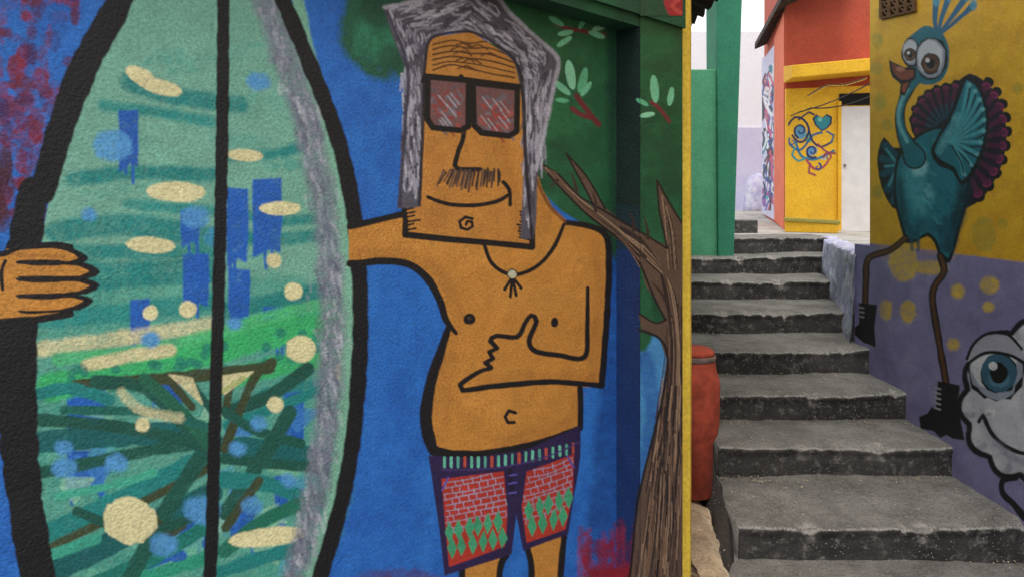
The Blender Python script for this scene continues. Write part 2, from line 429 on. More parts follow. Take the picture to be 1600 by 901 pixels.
# ---- surfboard
def itp(tab,y):
    for i in range(len(tab)-1):
        if tab[i][0]<=y<=tab[i+1][0]:
            t=(y-tab[i][0])/(tab[i+1][0]-tab[i][0]); return tab[i][1]+t*(tab[i+1][1]-tab[i][1])
    return tab[0][1] if y<tab[0][0] else tab[-1][1]
LB=[(-60,232),(0,203),(100,148),(200,110),(300,80),(400,62),(500,53),(600,50),(700,54),(800,64),(901,84),(1000,118),(1100,170)]
RB=[(-60,400),(0,432),(100,474),(200,513),(300,538),(400,550),(500,554),(600,550),(700,540),(800,520),(901,490),(1000,450),(1100,395)]
bd=Painter([sR],'painted_surfboard')
LFULL=[(280,-200),(235,-80)]+[(x,y) for y,x in LB[1:]]+[(240,1170)]
RFULL=[(360,-200),(392,-80)]+[(x,y) for y,x in RB[1:]]+[(320,1170)]
bd.poly(LFULL+RFULL[::-1],(118,176,154),1,1)
TE=(26,132,128);TD=(14,100,100);CR=(222,214,164);LBu=(84,156,214);BL=(28,96,186);GR=(58,184,110);OL=(62,74,44);DG=(22,88,74)
def inb(x,y,m=8): return itp(LB,y)+m<x<itp(RB,y)-m
bd.poly([(62,440),(200,430),(330,450),(430,440),(545,480),(548,600),(530,800),(490,900),(460,1000),(140,1040),(85,880),(55,700)],(72,162,144),.65,24)
for i in range(130):
    y=random.uniform(40,890); x=random.uniform(itp(LB,y)+14,itp(RB,y)-40)
    l=random.uniform(30,110)
    if inb(x+l,y): bd.stroke([(x,y),(x+l,y+random.uniform(-8,8))],random.uniform(5,16),random.choice([(134,190,164),(98,168,148),(66,158,144),(118,178,152)]) if y<430 else random.choice([(88,166,146),(48,148,134),(112,178,152)]),.34,10)
for p,w in [([(200,128),(270,150),(372,164)],20),([(160,165),(240,175),(330,190)],8),([(112,282),(200,270),(330,274)],15),([(200,318),(335,330)],8),([(88,362),(200,352),(336,372)],26),([(80,392),(190,394),(335,394)],14),
  ([(356,245),(430,240),(470,230)],9),([(358,332),(440,345),(500,340)],9),([(375,370),(440,374),(520,364)],12),([(62,455),(180,440),(330,430)],14),([(66,500),(180,490),(330,470)],22),([(355,485),(440,468),(545,445)],18),
  ([(360,525),(440,503),(550,484)],14),([(90,420),(200,418),(330,412)],12)]:
    bd.stroke(p,w,random.choice([TE,TE,(34,140,134)]),.72,11)
for x,y,w,h in [(186,176,28,84),(355,296,30,112),(396,282,42,112),(286,400,38,76),(445,610,28,80),(106,610,56,160),(358,420,30,60),(205,470,26,50),(430,745,18,60),(412,480,36,60),(360,790,40,50),(240,600,40,60),(262,790,76,66),(360,480,22,40),(230,830,60,50),(284,330,26,50)]:
    bd.poly([(x,y),(x+w,y+random.uniform(-4,4)),(x+w+1,y+h*.5),(x+w-2,y+h),(x+w*.6,y+h-6),(x+1,y+h+6)],BL,.84,5,False,2)
    for q in range(2):
        dx_=random.uniform(2,w-2); bd.stroke([(x+dx_,y+h-4),(x+dx_+1,y+h+random.uniform(10,30))],3,BL,.8,2.5)
bd.dot(335,372,14,14,(60,150,200),.6,8)
bd.stroke([(64,545),(160,532),(300,512),(330,505)],16,CR,.66,11)
bd.stroke([(80,604),(200,580),(330,548),(430,520),(548,505)],36,GR,.82,10)
bd.stroke([(90,560),(220,548),(330,522),(440,490),(545,470)],14,(82,198,124),.7,8)
bd.stroke([(135,570),(200,556),(265,546)],13,CR,.8,8)
bd.stroke([(358,592),(430,572),(545,552)],24,GR,.8,8)
bd.stroke([(356,640),(430,610),(545,590)],10,TE,.7,8)
for i in range(44):
    x=random.uniform(80,530); y=604-(x-80)*.17+random.uniform(-24,24)
    bd.dot(x,y,6,6,(18,122,112),.6,4)
for i in range(46):
    x=random.uniform(80,480); y=random.uniform(620,890)
    if inb(x,y,20): bd.poly([(x,y),(x+random.uniform(20,55),y+random.uniform(-10,10)),(x+random.uniform(10,40),y+random.uniform(15,40)),(x-6,y+random.uniform(10,25))],random.choice([(150,204,172),(110,190,160),(84,170,190),(60,130,200),(128,196,160)]),.62,5,False)
for p,w,c in [([(58,690),(250,676),(330,692)],32,TD),([(350,698),(430,702),(500,718)],30,TD),([(60,655),(200,668),(330,697)],16,DG),([(62,738),(250,700),(330,690)],16,DG),([(66,835),(200,775),(330,708)],28,TE),([(75,855),(200,795),(330,728)],10,OL),
   ([(90,889),(230,819),(330,770)],32,TD),([(150,909),(240,870),(330,816)],20,(18,120,106)),([(200,905),(280,885),(330,866)],16,(40,150,120)),([(205,898),(258,800),(314,712)],22,DG),([(120,602),(290,588),(420,574)],16,OL),([(150,596),(230,608),(314,694)],17,DG),
   ([(226,592),(280,640),(326,694)],16,(30,106,80)),([(262,590),(300,635)],9,OL),([(356,642),(420,618),(480,576)],18,DG),([(356,664),(430,636),(500,608)],13,TE),([(350,700),(396,592),(425,566)],11,OL),([(350,716),(430,724),(494,730)],13,DG),([(352,800),(400,730),(452,644)],20,DG),
   ([(352,748),(420,756),(500,790)],22,TE),([(350,860),(420,808),(500,778)],19,(26,116,92)),([(345,892),(430,864),(505,852)],18,TE),([(225,795),(262,830),(284,820)],12,OL),([(62,614),(110,606),(170,624)],16,TE),([(60,868),(90,862),(150,840)],14,(60,166,140)),
   ([(352,640),(365,592),(400,574)],9,OL),([(90,774),(190,754),(240,737)],9,(70,180,150)),([(352,824),(380,784),(404,750)],11,OL),([(100,640),(240,644),(330,668)],11,(24,104,92)),([(120,798),(220,830),(320,800)],12,DG),([(300,600),(330,640)],9,DG),([(352,642),(400,672),(470,692)],12,DG)]:
    bd.stroke(p,w,c,.88,4)
bd.poly([(345,588),(395,580),(350,615)],CR,1,3,False); bd.poly([(265,585),(300,590),(315,630)],CR,.8,4,False)
bd.stroke([(190,612),(220,640),(280,652)],10,CR,.6,8); bd.stroke([(345,612),(380,590)],5,(180,190,120),.8,3)
for x,y,r in [(404,128,15),(175,228,30),(305,340,20),(235,530,12),(100,730,17),(182,722,14),(404,660,10),(315,795,27),(255,850,20),(370,700,9),(140,335,9),(100,698,10),(393,790,14),(450,750,9),(365,505,8)]:
    bd.dot(x,y,r*.95,r*.72,LBu,.75,10)
for x,y,rx,ry,a in [(220,120,24,10,.5),(250,136,32,9,.25),(275,300,44,13,.03),(235,383,36,10,.05),(382,243,26,7,.05),(437,326,30,8,0),(428,407,9,9,0),(458,455,11,11,0),(235,488,9,9,0),(293,483,11,10,0),(470,545,21,18,0),(430,632,10,10,0),(222,663,9,9,0),(203,812,40,34,.2),(418,838,60,12,-.12),(535,580,10,14,0),(160,565,24,6,-.1)]:
    bd.dot(x,y,rx,ry,(228,220,168),1,5.5,a)
bd.stroke([(452,-70),(476,60),(512,220),(538,400),(543,560),(530,720),(500,850),(465,960)],[10,13,16,18,18,16,13,8],(128,186,158),.9,8)
GB=[(0,414),(100,450),(210,484),(320,506),(450,517),(600,514),(730,500),(830,478),(901,458)]
bd.stroke([(388,-60)]+[(x,y) for y,x in GB]+[(440,960)],[20,24,26,26,24,24,22,20,16,14],(124,128,144),.72,20)
for i in range(420):
    y=random.random()*890
    x=itp(GB,y)+random.gauss(0,12)
    bd.stroke([(x,y),(x+random.uniform(0,6),y+random.uniform(6,24))],random.uniform(1,3.5),random.choice([(186,190,200),(160,166,178),(90,94,116),(72,82,104),(134,142,156),(204,208,214)]),.36,5)
bd.stroke([(p[0]-15,p[1]) for p in LFULL[:6]]+[(52,300),(36,400),(28,500),(26,600),(30,700),(42,800),(60,901),(95,1000),(150,1100),(235,1185)],[20,28,36,40,38,38,42,52,56,56,54,50,50,46,40,30],(10,11,16),1,5)
bd.stroke([(p[0]+9,p[1]) for p in RFULL]+[(235,1180)],[12,16]+[20]*12+[20,18],(10,11,16),1,5)
st=Painter([sR],'stringer')
st.stroke([(322,-205),(346,-40),(348,100),(345,300),(340,500),(334,700),(327,901),(300,1100),(285,1170)],[8,14,16,16,16,16,17,14,8],(8,10,14),1,4)
# ---- hand on the board: four fingers with heavy outlines
SK=(200,136,56); BK=(14,11,14)
hd=Painter([sR],'painted_hand')
hd.poly([(-60,392),(0,396),(40,388),(80,386),(96,400),(96,480),(70,494),(20,500),(-60,508)],SK,1,2)
for fy,x1,dy in ((397,128,12),(422,146,4),(449,146,-6),(475,136,-10)):
    o=[(30,fy-11),(80,fy-13),(x1-14,fy-11+dy*.3),(x1+8,fy+dy*.6),(x1-12,fy+11+dy*.4),(80,fy+12),(30,fy+11)]
    hd.poly(o,BK,1,3)
    hd.poly([(10,fy-7),(80,fy-8),(x1-22,fy-6+dy*.3),(x1-8,fy+dy*.5),(x1-22,fy+6+dy*.4),(80,fy+8),(10,fy+7)],SK,1,2)
for fy in (410,436,462): hd.stroke([(26,fy),(60,fy+2),(90,fy)],[2,5,7],BK,1,2)
hd.stroke([(-60,392),(0,397),(30,387),(80,383),(110,386)],[8,7,7,9,9],BK,1,2)
hd.stroke([(-60,510),(0,502),(60,498),(110,490)],[9,8,9,10],BK,1,2)
hd.stroke([(8,408),(2,425),(4,452)],4,BK,1,2); hd.stroke([(20,398),(70,400),(100,402)],3,(160,100,44),.5,4)

# ---- person
ps=Painter([sR],'painted_person')
ps.poly([(545,352),(585,344),(632,334),(760,340),(835,260),(846,295),(862,325),(885,346),(920,354),(945,366),(949,400),(947,490),(940,602),(905,604),(906,668),(850,686),(760,705),(690,702),(678,690),(670,655),(674,600),(688,545),(697,510),(690,475),(672,440),(645,418),(605,408),(545,412)],SK,1,1.5,False)
for p,w in [([(700,560),(690,620),(692,680)],20),([(640,400),(690,430),(715,490)],14),([(900,620),(880,665),(780,690)],12),([(560,400),(620,396)],10),([(930,380),(935,480),(925,590)],8),([(760,590),(860,588),(920,590)],8),([(830,300),(850,340),(840,380)],12)]:
    ps.stroke(p,w,(158,100,40),.36,18)
for p,w in [([(600,370),(680,380),(760,400)],16),([(760,460),(850,470),(890,440)],36),([(740,630),(820,640)],34),([(850,380),(900,400)],20)]:
    ps.stroke(p,w,(212,150,70),.35,22)
ps.stroke([(546,354),(590,344),(632,334)],8,BK,1,2.2)
ps.stroke([(546,412),(600,408),(640,414),(668,436),(686,468),(697,500),(712,520)],[8,9,10,10,10,8,4],BK,1,2.2)
ps.stroke([(700,512),(686,555),(672,600),(665,650),(672,690),(684,706),(740,710),(800,702),(860,686),(906,668)],[7,12,15,17,17,14,12,11,9,8],BK,1,2.5)
ps.stroke([(884,348),(922,354),(946,368),(951,410),(948,490),(940,600)],[6,7,8,8,8,8],BK,1,2.2)
ps.stroke([(906,606),(907,640),(906,668)],7,BK,1,2)
ps.stroke([(832,262),(842,290),(858,322),(882,346)],3,(120,72,30),.8,3)
ps.stroke([(918,450),(917,505),(913,557),(870,554),(836,548),(826,532),(838,502),(830,492),(820,505),(808,526),(775,524),(766,532),(776,543),(764,549),(770,559),(758,566),(767,574),(748,580),(718,600),(722,609),(770,603),(860,596),(940,602)],
   [4,5,6,6,6,6,6,5,6,6,6,6,5,5,5,5,5,5,6,6,7,7,7],BK,1,1.8)
ps.dot(733,498,9,8,BK,1,1.5); ps.dot(733,497,3,2,(70,50,30),1,1)
ps.dot(866,503,5,7,BK,1,1.5)
ps.stroke([(805,644),(795,641),(789,650),(793,659),(803,659)],4,BK,1,1.4)
for pts,ol in [([(722,880),(792,862),(780,901),(770,1100),(762,1290),(700,1300),(712,1100),(724,930)],[[(722,885),(720,940),(708,1100),(696,1300)],[(791,866),(779,905),(770,1100),(764,1290)]]),
               ([(825,852),(880,836),(874,901),(862,1100),(850,1250),(800,1262),(815,1060),(828,930)],[[(824,856),(830,905),(815,1060),(800,1262)],[(881,838),(875,905),(862,1100),(850,1250)]])]:
    ps.poly(pts,SK,1,1,False)
    for o in ol: ps.stroke(o,8,BK,1,2)
ps.dot(725,1305,50,16,SK,1,2); ps.dot(820,1268,45,15,SK,1,2)
FC=(198,134,58)
ps.poly([(668,60),(735,50),(800,92),(812,130),(818,240),(830,386),(740,378),(632,367),(630,322),(655,322),(660,200),(662,110)],FC,1,1,False)
ps.stroke([(680,230),(690,300),(680,350)],18,(170,108,44),.35,16); ps.stroke([(780,230),(800,300),(810,360)],14,(170,108,44),.35,14)
for i,y in enumerate([64,72,80,88,96,104]):
    k=i*3
    ps.stroke([(676,y+6),(705,y-2+random.uniform(-3,3)),(735,y+4),(765,y+2+k*.6),(803,y+18)],random.uniform(1.2,2.2),(92,52,24),.9,1.2)
for i in range(9):
    x=random.uniform(680,770);y=random.uniform(64,108); ps.stroke([(x,y),(x+14,y-5),(x+28,y+3)],1.3,(98,58,26),.9,1.2)
ps.stroke([(720,120),(724,205),(716,235),(710,258),(714,264),(750,265)],[6,6,6,6,6,5],BK,1,1.5)
ps.stroke([(668,308),(700,319),(740,321),(775,315),(797,303)],[4,5,5,5,4],BK,1,1.5); ps.stroke([(786,285),(795,296),(797,320)],4.5,BK,1,1.5)
ps.stroke([(738,342),(727,339),(718,346),(720,356),(730,359),(738,354),(737,347),(730,346),(728,351)],3.6,BK,1,1)
for i in range(26):
    x=688+i*3.6+random.uniform(-2,2); ps.stroke([(x+4+(13-i)*.2,267+random.uniform(-3,3)),(x-1+(i-13)*.25,296+random.uniform(-7,4)-abs(i-13)*.7)],[2.4,1.4],random.choice([(56,42,42),(44,32,34),(88,70,64),(66,50,50)]),.85,1.8)
ps.stroke([(630,322),(633,345),(633,367),(700,374),(770,380),(831,386),(832,345)],[6,7,8,8,8,8,6],BK,1,1.8,False)
for y in (328,334,340,347,353,360): ps.stroke([(633,y),(650+random.uniform(-5,7),y-3)],2.2,BK,1,1)
for y in range(335,380,5): ps.stroke([(830,y),(812+random.uniform(-6,4),y-4)],2.2,BK,1,1)
hr=Painter([sR],'hair')
HG=(88,86,98)
HC=[(158,156,170),(182,180,194),(66,64,78),(54,50,66),(202,200,210),(124,120,136),(170,168,182)]
hr.poly([(600,12),(650,2),(692,-14),(735,-22),(772,-8),(796,20),(836,58),(871,92),(866,130),(850,205),(838,262),(836,340),(832,372),(814,372),(820,250),(816,150),(806,98),(770,66),(735,50),(690,52),(668,64),(662,110),(660,210),(655,322),(622,325),(630,200),(634,104),(612,50)],HG,1,3,False)
for i in range(190):
    y0=random.uniform(100,290); x=random.uniform(627,655)
    hr.stroke([(x,y0),(x+random.uniform(-4,4),y0+random.uniform(10,26))],random.uniform(.8,2),random.choice(HC),.62,2)
for i in range(260):
    y0=random.uniform(110,250); x=random.uniform(818,862)-(y0-110)*.09
    if x<818: continue
    hr.stroke([(x,y0),(x-random.uniform(-3,6),y0+random.uniform(10,30))],random.uniform(.8,2),random.choice(HC),.62,2)
for i in range(40):
    y0=random.uniform(250,350); x=random.uniform(818,834); hr.stroke([(x,y0),(x+1,y0+16)],random.uniform(.8,1.8),random.choice(HC),.6,2)
inner=[(664,100),(672,62),(735,48),(803,95),(816,130)]; outer=[(632,100),(604,14),(735,-20),(836,60),(868,100)]
def arc(k,s_):
    k=min(4,max(0,k)); j=min(3,int(k)); f=k-j
    a=(inner[j][0]+(inner[j+1][0]-inner[j][0])*f,inner[j][1]+(inner[j+1][1]-inner[j][1])*f)
    b=(outer[j][0]+(outer[j+1][0]-outer[j][0])*f,outer[j][1]+(outer[j+1][1]-outer[j][1])*f)
    return (a[0]+(b[0]-a[0])*s_,a[1]+(b[1]-a[1])*s_)
for i in range(330):
    k=random.uniform(0,3.8); s_=random.uniform(.06,.97)
    hr.stroke([arc(k,s_),arc(k+.1,s_+random.uniform(-.06,.06)),arc(k+random.uniform(.14,.28),s_+random.uniform(-.08,.08))],random.uniform(.8,2.1),random.choice(HC),.64,2)
hr.stroke([(600,12),(650,2),(692,-14),(735,-22),(772,-8),(796,20),(836,58),(871,92),(866,130),(850,205),(838,262)],3,(186,184,198),.65,4.5)
hr.stroke([(624,322),(632,200),(636,106),(604,20)],3,(60,56,74),.8,3)
hr.stroke([(655,320),(660,210),(663,110),(670,66),(690,54),(735,50),(770,67),(806,98),(817,150),(821,250),(831,372)],[3,3,3,2,2,2,2,3,4,4,3],(36,32,42),.85,2)
sg=Painter([sR],'sunglasses')
for L4 in ([(668,120),(732,126),(731,198),(718,204),(676,200),(667,186)],[(739,130),(808,138),(807,206),(795,213),(752,208),(740,196)]):
    sg.poly(L4,(124,84,84),1,1,False)
    cx=sum(p[0] for p in L4)/6; cy=sum(p[1] for p in L4)/6
    for i in range(46):
        x=cx+random.uniform(-26,18);y=cy+random.uniform(-32,28)
        sg.stroke([(x,y),(x+random.uniform(4,12),y+random.uniform(-10,14))],random.uniform(1.5,4),random.choice([(172,62,50),(154,50,44),(180,84,70),(124,122,132),(96,92,100),(150,64,58),(110,110,120)]),.6,2.5)
    for i in range(7):
        x=cx+random.uniform(-24,8);y=cy+random.uniform(-30,18); sg.stroke([(x,y),(x+14,y+18)],1.2,(176,172,180),.6,1.5)
    q=L4+[L4[0],L4[1]]
    sg.stroke(q,7.5,BK,1,1.8,False)
sg.stroke([(666,120),(735,126),(810,136)],7,BK,1,1.8,False)
sg.stroke([(664,118),(660,128)],6,BK,1,1)
nk=Painter([sR],'necklace')
nk.stroke([(757,384),(766,408),(784,424),(808,429),(838,416),(864,388),(880,352)],[4.5,4.5,4.5,4.5,4.5,4.5,4],BK,1,1.5)
for e in ((788,452),(797,463),(806,461),(814,450)): nk.stroke([(800,432),e],[3.5,4],BK,1,1)
nk.dot(800,428,8,8,(60,50,44),1,1); nk.dot(800,428,6,6,(206,206,176),1,1)
sh=Painter([sR],'swim_shorts')
PU=(42,28,74)
sh.poly([(670,712),(740,716),(830,700),(906,666),(906,712),(886,833),(818,858),(806,800),(798,864),(695,897),(686,820),(678,760)],PU,1,2,False)
panels=[[(690,748),(786,736),(792,800),(788,852),(702,884),(696,820)],[(823,737),(896,709),(894,770),(882,826),(823,846),(815,790)]]
def inside(p,poly):
    c=False
    for i in range(len(poly)):
        a=poly[i];b=poly[i-1]
        if (a[1]>p[1])!=(b[1]>p[1]) and p[0]<(b[0]-a[0])*(p[1]-a[1])/(b[1]-a[1])+a[0]: c=not c
    return c
for k,pn in enumerate(panels):
    sh.poly(pn,(184,54,38),1,1.5,False)
    yb=[750,735][k]
    x0=min(p[0] for p in pn);x1=max(p[0] for p in pn)
    sl=-.2 if k==0 else -.32
    for r in range(9):
        y=yb+4+r*9
        xs=[x for x in range(int(x0),int(x1),3) if inside((x,y+sl*(x-x0)),pn)]
        if len(xs)>3: sh.stroke([(xs[0],y+sl*(xs[0]-x0)),((xs[0]+xs[-1])/2,y+sl*((xs[-1]-xs[0])/2)+random.uniform(-2,2)),(xs[-1],y+sl*(xs[-1]-x0))],.9,(160,160,188),.7,1)
        for c in range(8):
            x=x0+6+c*14+(r%2)*7+random.uniform(-3,3)
            if inside((x,y+sl*(x-x0)),pn) and inside((x,y+9+sl*(x-x0)),pn): sh.stroke([(x,y+sl*(x-x0)),(x+random.uniform(0,3),y+8.5+sl*(x-x0))],.9,(164,164,190),.7,1)
    for r in range(2):
        for c in range(7):
            x=x0+12+c*15+(r%2)*6+random.uniform(-2,2); y=(832 if k==0 else 800)+r*26+sl*(x-x0)
            if inside((x,y),pn):
                sh.poly([(x,y-16),(x+6.5,y),(x,y+16),(x-6.5,y)],(66,164,118),1,1.5,False,2)
for i in range(20):
    x=694+i*10.6; y=720-max(0,(x-740))*.012-(max(0,x-760)**1.35)*.026
    sh.stroke([(x,y-6),(x,y+8)],3.4,[(104,190,160),(110,196,170),(90,170,150),(190,80,60)][i%4],1,1)
sh.stroke([(690,733),(740,733),(800,726),(860,710),(904,690)],1.6,(70,50,110),.9,1)
sh.stroke([(797,735),(800,770)],8,(26,16,48),1,1)
for y in (742,755,770): sh.stroke([(795,y),(806,y-2)],2,(96,84,170),1,1)
sh.stroke([(700,745),(690,765)],2,(96,84,170),.9,1); sh.stroke([(886,712),(896,730)],2,(96,84,170),.9,1)
build_part(MUR,'painted_background',house)
build_part(MUR,'painted_tree',house); build_part(MUR,'painted_leaves',house)
sb=build_part(MUR,'painted_surfboard',house); build_part(MUR,'stringer',sb); build_part(MUR,'painted_hand',house)
person=build_part(MUR,'painted_person',house)
for n_ in ('hair','sunglasses','necklace','swim_shorts'): build_part(MUR,n_,person)

# ================================================================= YELLOW CORNER STRIP
M_yp=stucco('yellow_edge_paint',(232,198,66),(206,168,52),.7,70,.003,.8,.25,5)
vs=[];fs=[]
nzp=140
for i in range(nzp+1):
    z=i*(E+1.74)/nzp
    for (px,d) in ((1062.5,2.865),(1064.5,2.850),(1078,2.862),(1080,2.88),(1080,2.96),(1062.5,2.96)):
        w_=noise.noise(Vector((px,z*5,0)))*.0016+noise.noise(Vector((px,z*1.2,4)))*.0012
        vs.append(((px-800)/F*d+w_,d+noise.noise(Vector((px,z*6,8)))*.002,z))
for i in range(nzp):
    for j in range(6): a=i*6+j;b=i*6+(j+1)%6; fs.append([a,b,b+6,a+6])
fs.append([5,4,3,2,1,0]); fs.append([nzp*6+j for j in range(6)])
o=mesh('corner_strip',vs,fs,M_yp); tag(o,'narrow vertical strip painted yellow, closing the right edge of the mural wall','edge strip')

# ================================================================= STAIRS
hs=[1.70,1.53,1.36,1.19,1.02,.85,.68,.51,.34]
ds=[3.08,3.66,4.32,4.84,5.39,6.10,6.90,7.55,8.00]
xl=[.96,1.08,1.16,1.22,1.30,1.30,1.35,1.40,1.9]
xr=[2.62,2.62,2.62,2.62,2.64,2.80,3.0,3.2,3.4]
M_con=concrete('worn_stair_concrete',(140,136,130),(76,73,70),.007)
stairs=thing('concrete_stairs','worn grey concrete staircase climbing between the mural wall and the yellow wall','stairs',(1.8,3.1,0))
NZ=lambda x,y,z:noise.noise(Vector((x,y,z)))
for k in range(9):
    z=E-hs[k]; y=ds[k]; yb=(ds[k+1]+.06) if k<8 else 8.6
    prof=[(.0,-.30),(.0,-.19),(.0,-.16),(.001,-.13),(.0,-.10),(.002,-.07),(-.002,-.045),(-.008,-.034),(-.012,-.022),(-.012,-.010),(-.006,-.002),(.006,.0),(.022,.002)]
    nb=14
    prof+=[(.022+(yb-y-.022)*j/nb,.003+.004*j/nb) for j in range(1,nb+1)]
    n=220; vs=[];fs=[]
    tl=random.uniform(-.012,.012)
    for i in range(n+1):
        t=i/n; X=xl[k]+(xr[k]-xl[k])*t
        wear=.014*math.exp(-((t-.5)/.28)**2)
        for (dy,dz) in prof:
            near=max(0,1-(abs(dz)+max(0,dy)*.8)/.07) if dz<.003 else max(0,1-dy/.05)
            c1=max(0,NZ(X*6,k*7.3,0)-.12)*.085+max(0,NZ(X*20,k*3.3,dz*10)-.12)*.04
            vs.append((X,y+dy+NZ(X*1.8,y,z*2)*.036+c1*near+NZ(X*11,dy*11,z*11+dz*11)*.008+wear*near*.5,
                       z+dz+NZ(X*2.2,dy*2.2+9,z)*.014+NZ(X*13,dy*13,z*5)*.006-c1*near*.45-wear*near*.6+tl*(t-.5)*2))
    P=len(prof)
    for i in range(n):
        for j in range(P-1):
            a=i*P+j; fs.append([a,a+P,a+P+1,a+1])
    b=len(vs)
    for j in range(P): v=vs[j]; vs.append((v[0],v[1],z-.45))
    for j in range(P-1): fs.append([j,j+1,b+j+1,b+j])
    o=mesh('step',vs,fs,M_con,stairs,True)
lm=MB()
for i in range(1000):
    k=random.choice([0,1,1,1,2,2,3,3,4,5]); y=random.uniform(ds[k]+.03,ds[k+1]-.02)
    X=random.choice([random.uniform(xl[k]+.03,2.45),random.uniform(xl[k]+.02,xl[k]+.35),random.uniform(2.1,2.45)])
    if random.random()<.5: y=ds[k+1]-random.uniform(.02,.12)
    s_=random.uniform(.002,.007); a=random.random()*6; z=E-hs[k]+.016
    p=[Vector((X+s_*math.cos(a+q*1.57)*(1 if q%2 else .5),y+s_*math.sin(a+q*1.57),z+random.uniform(-.003,.004))) for q in range(4)]
    lm.quad(*p)
M_lit=plain('pale_litter',(200,188,156),.8,.3,8)
tag(lm.build('litter',M_lit),'pale leaf and paper flecks scattered over the stair treads','litter',kind='stuff')

# ================================================================= RIGHT YELLOW WALL
YP=Plane((2.479,4.32),(.03,1.0),(-1,.03))
yend=YP.hit(1360,320); ye=(yend.x,yend.y); yl_=YP.hit(1336,320); yle=(yl_.x,yl_.y)
ys=(2.479+.03*(.6-4.32),.6)
M_yel=stucco('ochre_yellow_stucco',(240,186,40),(214,154,34),.7,120,.004,.8,.2,4)
M_lav=stucco('lavender_stucco',(150,142,188),(124,118,164),.8,120,.004,.8,.25,5)
rw=thing('yellow_wall','ochre and lavender wall with a painted teal bird, right of the stairs','wall',(2.5,4.0,0))
zb=E-.2875; th=.28
def wallbox(mb,a,b,z0,z1,t):
    nx,ny=1,-.03
    mb.prism([a,b,(b[0]+nx*t,b[1]+ny*t),(a[0]+nx*t,a[1]+ny*t)],z0,z1)
m=MB(); wallbox(m,ys,ye,zb,E+2.2,th)
m.build('upper_wall',M_yel,rw)
m=MB(); wallbox(m,(ys[0]-.002,ys[1]),(yle[0]-.002,yle[1]),0,zb-.0005,th); m.build('lower_wall',M_lav,rw)
sY=Surf(seq(ar(1360,1640,st_),ar(1642,1960,9)),seq(ar(-500,-10,14),ar(-10,911,st_),ar(912,1400,12)),YP,.0035,(250,196,42),(228,168,36),.75)
sL=Surf(seq(ar(1336,1360,st_),1360),seq(ar(385,911,st_),ar(912,1400,12)),YP,.0035,(158,152,196),(130,124,172),.8)
YSF=[sL,sY]
PARTS[:]=['painted_background']
w=Painter([sY],'painted_background')
bl=[(x,320+.2875*F/YP.hit(x,0).y-2) for x in (1350,1400,1450,1500,1560,1640,1960)]
w.poly(bl+[(1960,1500),(1350,1500)],(148,141,186),1,5,False,2)
for i in range(160):
    x=random.uniform(1365,1640);y=random.uniform(420,890)
    w.dot(x,y,random.uniform(6,22),random.uniform(8,30),random.choice([(166,160,200),(128,122,170),(142,134,182),(156,148,186),(120,112,156)]),.33,10)
for i in range(110):
    x=random.uniform(1365,1640);y=random.uniform(-10,400)
    w.dot(x,y,random.uniform(6,24),random.uniform(8,24),random.choice([(252,206,56),(230,172,34),(238,184,44),(212,154,38)]),.3,12)
for x,y,rx,ry in [(1412,410,20,28),(1385,484,8,13),(1420,486,10,15),(1497,455,8,9),(1547,445,13,12),(1490,538,7,7),(1455,418,24,9),(1545,480,7,6)]: w.dot(x,y,rx,ry,(226,190,84),.72,7)
for x,y,rx,ry in [(1538,366,18,25),(1372,64,7,11),(1370,108,7,8),(1375,160,8,10),(1388,196,7,8),(1568,350,6,7),(1378,20,5,7),(1590,140,7,8),(1372,300,7,8)]: w.dot(x,y,rx,ry,(186,168,62),.55,7)
w.stroke([(1380,430),(1372,520),(1400,600)],16,(120,114,154),.4,14)
b=Painter(YSF,'painted_bird')
T1=(32,124,140);T2=(16,84,104);T3=(84,180,192);NB=(14,18,24);HI=(170,226,230)
fan=[(1440,222),(1430,212),(1424,192),(1430,168),(1442,150),(1458,139),(1476,134),(1498,128),(1516,116),(1536,126),(1553,142),(1566,166),(1572,196),(1572,228),(1564,262),(1550,290),(1534,310),(1516,322),(1498,320),(1494,230)]
b.poly(fan,(34,24,44),1,2)
tips1=[(1433,204),(1429,188),(1432,172),(1441,158),(1452,148),(1465,141),(1479,138),(1494,134)]
tips2=[(1543,134),(1555,148),(1564,166),(1569,186),(1571,207),(1569,228),(1564,249),(1555,269),(1544,288),(1530,304)]
for tips,ox,oy,wd in ((tips1,1482,208,8),(tips2,1492,226,13)):
    for x,y in tips:
        dx,dy=x-ox,y-oy
        ex,ey=x+dx*.06,y+dy*.06
        b.dot(ex,ey,wd*.5,wd*.62,NB,1,1.2,math.atan2(dy,dx))
        b.dot(x-dx*.01,y-dy*.01,wd*.38,wd*.5,(150,46,100),.95,1.6,math.atan2(dy,dx))
        b.stroke([(ox+dx*.5,oy+dy*.5),(ox+dx*.75,oy+dy*.75),(ox+dx*.97,oy+dy*.97)],[2,wd*.42,wd*.6],(92,28,70),.8,2)
        b.stroke([(ox+dx*.35,oy+dy*.35),(ox+dx*.62,oy+dy*.62)],3,T2,.7,2)
for e,wd in [((1464,2),5),((1484,-6),5),((1512,-6),5),((1522,8),4)]:
    b.stroke([(1466,56),((1466+e[0])/2-3,(56+e[1])/2+5),e],[3.5,wd,wd+4],(38,112,150),1,1.5)
    b.dot(e[0],e[1],4,8,(96,170,192),.7,3)
b.poly([(1418,238),(1396,232),(1382,216),(1374,238),(1374,268),(1382,300),(1396,324),(1410,330),(1416,300)],NB,1,2)
for x,y in [(1384,228),(1380,248),(1382,272),(1388,296),(1398,314),(1408,322)]: b.stroke([(1412,256),(x,y)],[8,9],T2,.9,3)
for x,y in [(1386,234),(1384,260),(1390,290),(1402,314)]: b.stroke([(1404,258),(x,y)],2.5,T3,.7,2)
